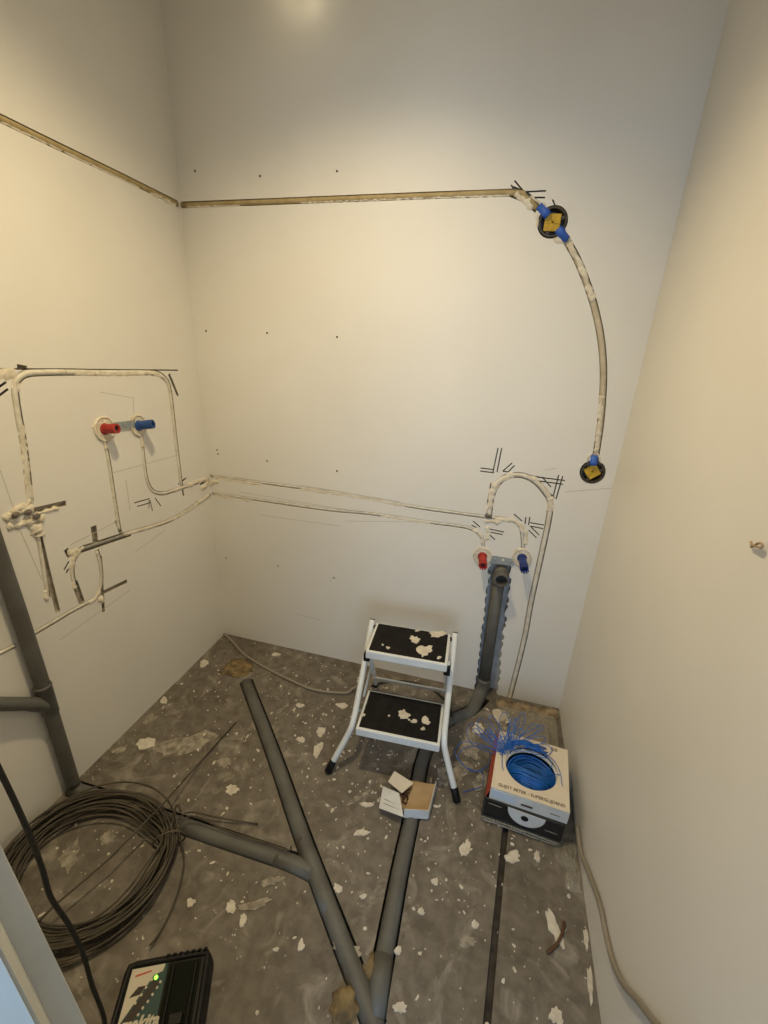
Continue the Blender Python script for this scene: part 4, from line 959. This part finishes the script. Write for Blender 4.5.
for u in (.84, .575):
    hexa('guide_rail', [ch(u, .14, zp-.002), ch(u+.025, .14, zp-.002), ch(u+.025, .88, zp-.002), ch(u, .88, zp-.002)], [ch(u+.004, .15, zp+.010), ch(u+.021, .15, zp+.010), ch(u+.021, .87, zp+.010), ch(u+.004, .87, zp+.010)], M_BLACKP, bay, .0015)
hexa('terminal_block', [ch(.64, .70, zp-.002), ch(.80, .70, zp-.002), ch(.80, .84, zp-.002), ch(.64, .84, zp-.002)], [ch(.65, .71, zp+.012), ch(.79, .71, zp+.012), ch(.79, .83, zp+.012), ch(.65, .83, zp+.012)], M_BLACKP, bay, .002)
for k in range(7):
    u = .46+.075*k
    hexa('cooling_fin', [ch(u, -.06, .02), ch(u+.045, -.06, .02), ch(u+.045, .02, .02), ch(u, .02, .02)], [ch(u, -.03, ZH-.002), ch(u+.045, -.03, ZH-.002), ch(u+.045, .03, ZH+.006), ch(u, .03, ZH+.006)], M_BLACKP, cg, .002)

# ------------------------------------------------------------------ cords
def airp(p, dist): d = ray(*p).normalized(); return CAM+d*dist
cord = tube('power_cord', spline([airp((-40, 690), .86), airp((-8, 755), .93), airp((14, 800), .99), airp((30, 836), 1.05), airp((42, 868), 1.12), airp((49, 893), 1.17), airp((56, 906), 1.21), airp((68, 923), 1.26), airp((78, 942), 1.31), airp((85, 960), 1.36), airp((92, 985), 1.43), airp((105, 1024), 1.53), fl((98, 1060), .006), fl((84, 1085), .006)], 5), .0044, M_CORD, None, 8)
tag(cord, 'black power cord hanging down past the wire coil at the left edge', 'cord')
hose = tube('cable', spline([rt((577, 826), .012), rt((581, 852), .010), rt((590, 876), .008), rt((600, 905), .008), rt((606, 935), .008), rt((613, 962), .008), rt((624, 985), .009), rt((640, 1003), .010), rt((660, 1028), .010), rt((700, 1060), .010)], 5), .0068, M_GREYHOSE, None, 9)
tag(hose, 'grey beige cable hanging along the foot of the right wall', 'cable')
fc = tube('cable', spline([fl((224, 634), .012), fl((232, 641), .008), fl((245, 655), .006), fl((266, 668), .006), fl((290, 680), .006), fl((315, 690), .006), fl((345, 693), .006), fl((352, 689), .02), fl((358, 687), .02), fl((362, 692), .006)], 5), .0058, M_GREYHOSE, None, 8)
tag(fc, 'thin grey cable on the floor from the far left corner to the ladder', 'cable')
bcx = tube('cable', spline([fl((371, 686), .006), fl((385, 682), .006), fl((402, 681), .006), fl((422, 685), .006), fl((436, 692), .006), fl((448, 704), .022), fl((452, 716), .025)], 5), .0045, M_CORD, None, 8)
tag(bcx, 'black cable curving over the floor behind the ladder', 'cable')
tw = tube('brown_strip', spline([fl((564, 921), .004), fl((563, 931), .006), fl((557, 944), .006), fl((547, 953), .004)], 5), [.002]+[.0042]*14+[.003], mat('brown_rubber', (.10, .045, .02), rough=.7), None, 7)
tag(tw, 'short curved brown strip on the floor near the right wall', 'strip')
hk = tube('wall_hook', spline([rt((751, 542), .004), rt((752, 545), .006), rt((757, 546.5), .008), rt((761, 548), .008), rt((762.5, 545), .008), rt((759, 543), .008), rt((755, 545), .006), rt((751, 547), .004)], 4), .0019, mat('rusty_wire', (.34, .24, .15), rough=.7), None, 7)
tag(hk, 'small rusty wire hook in the right wall', 'hook')
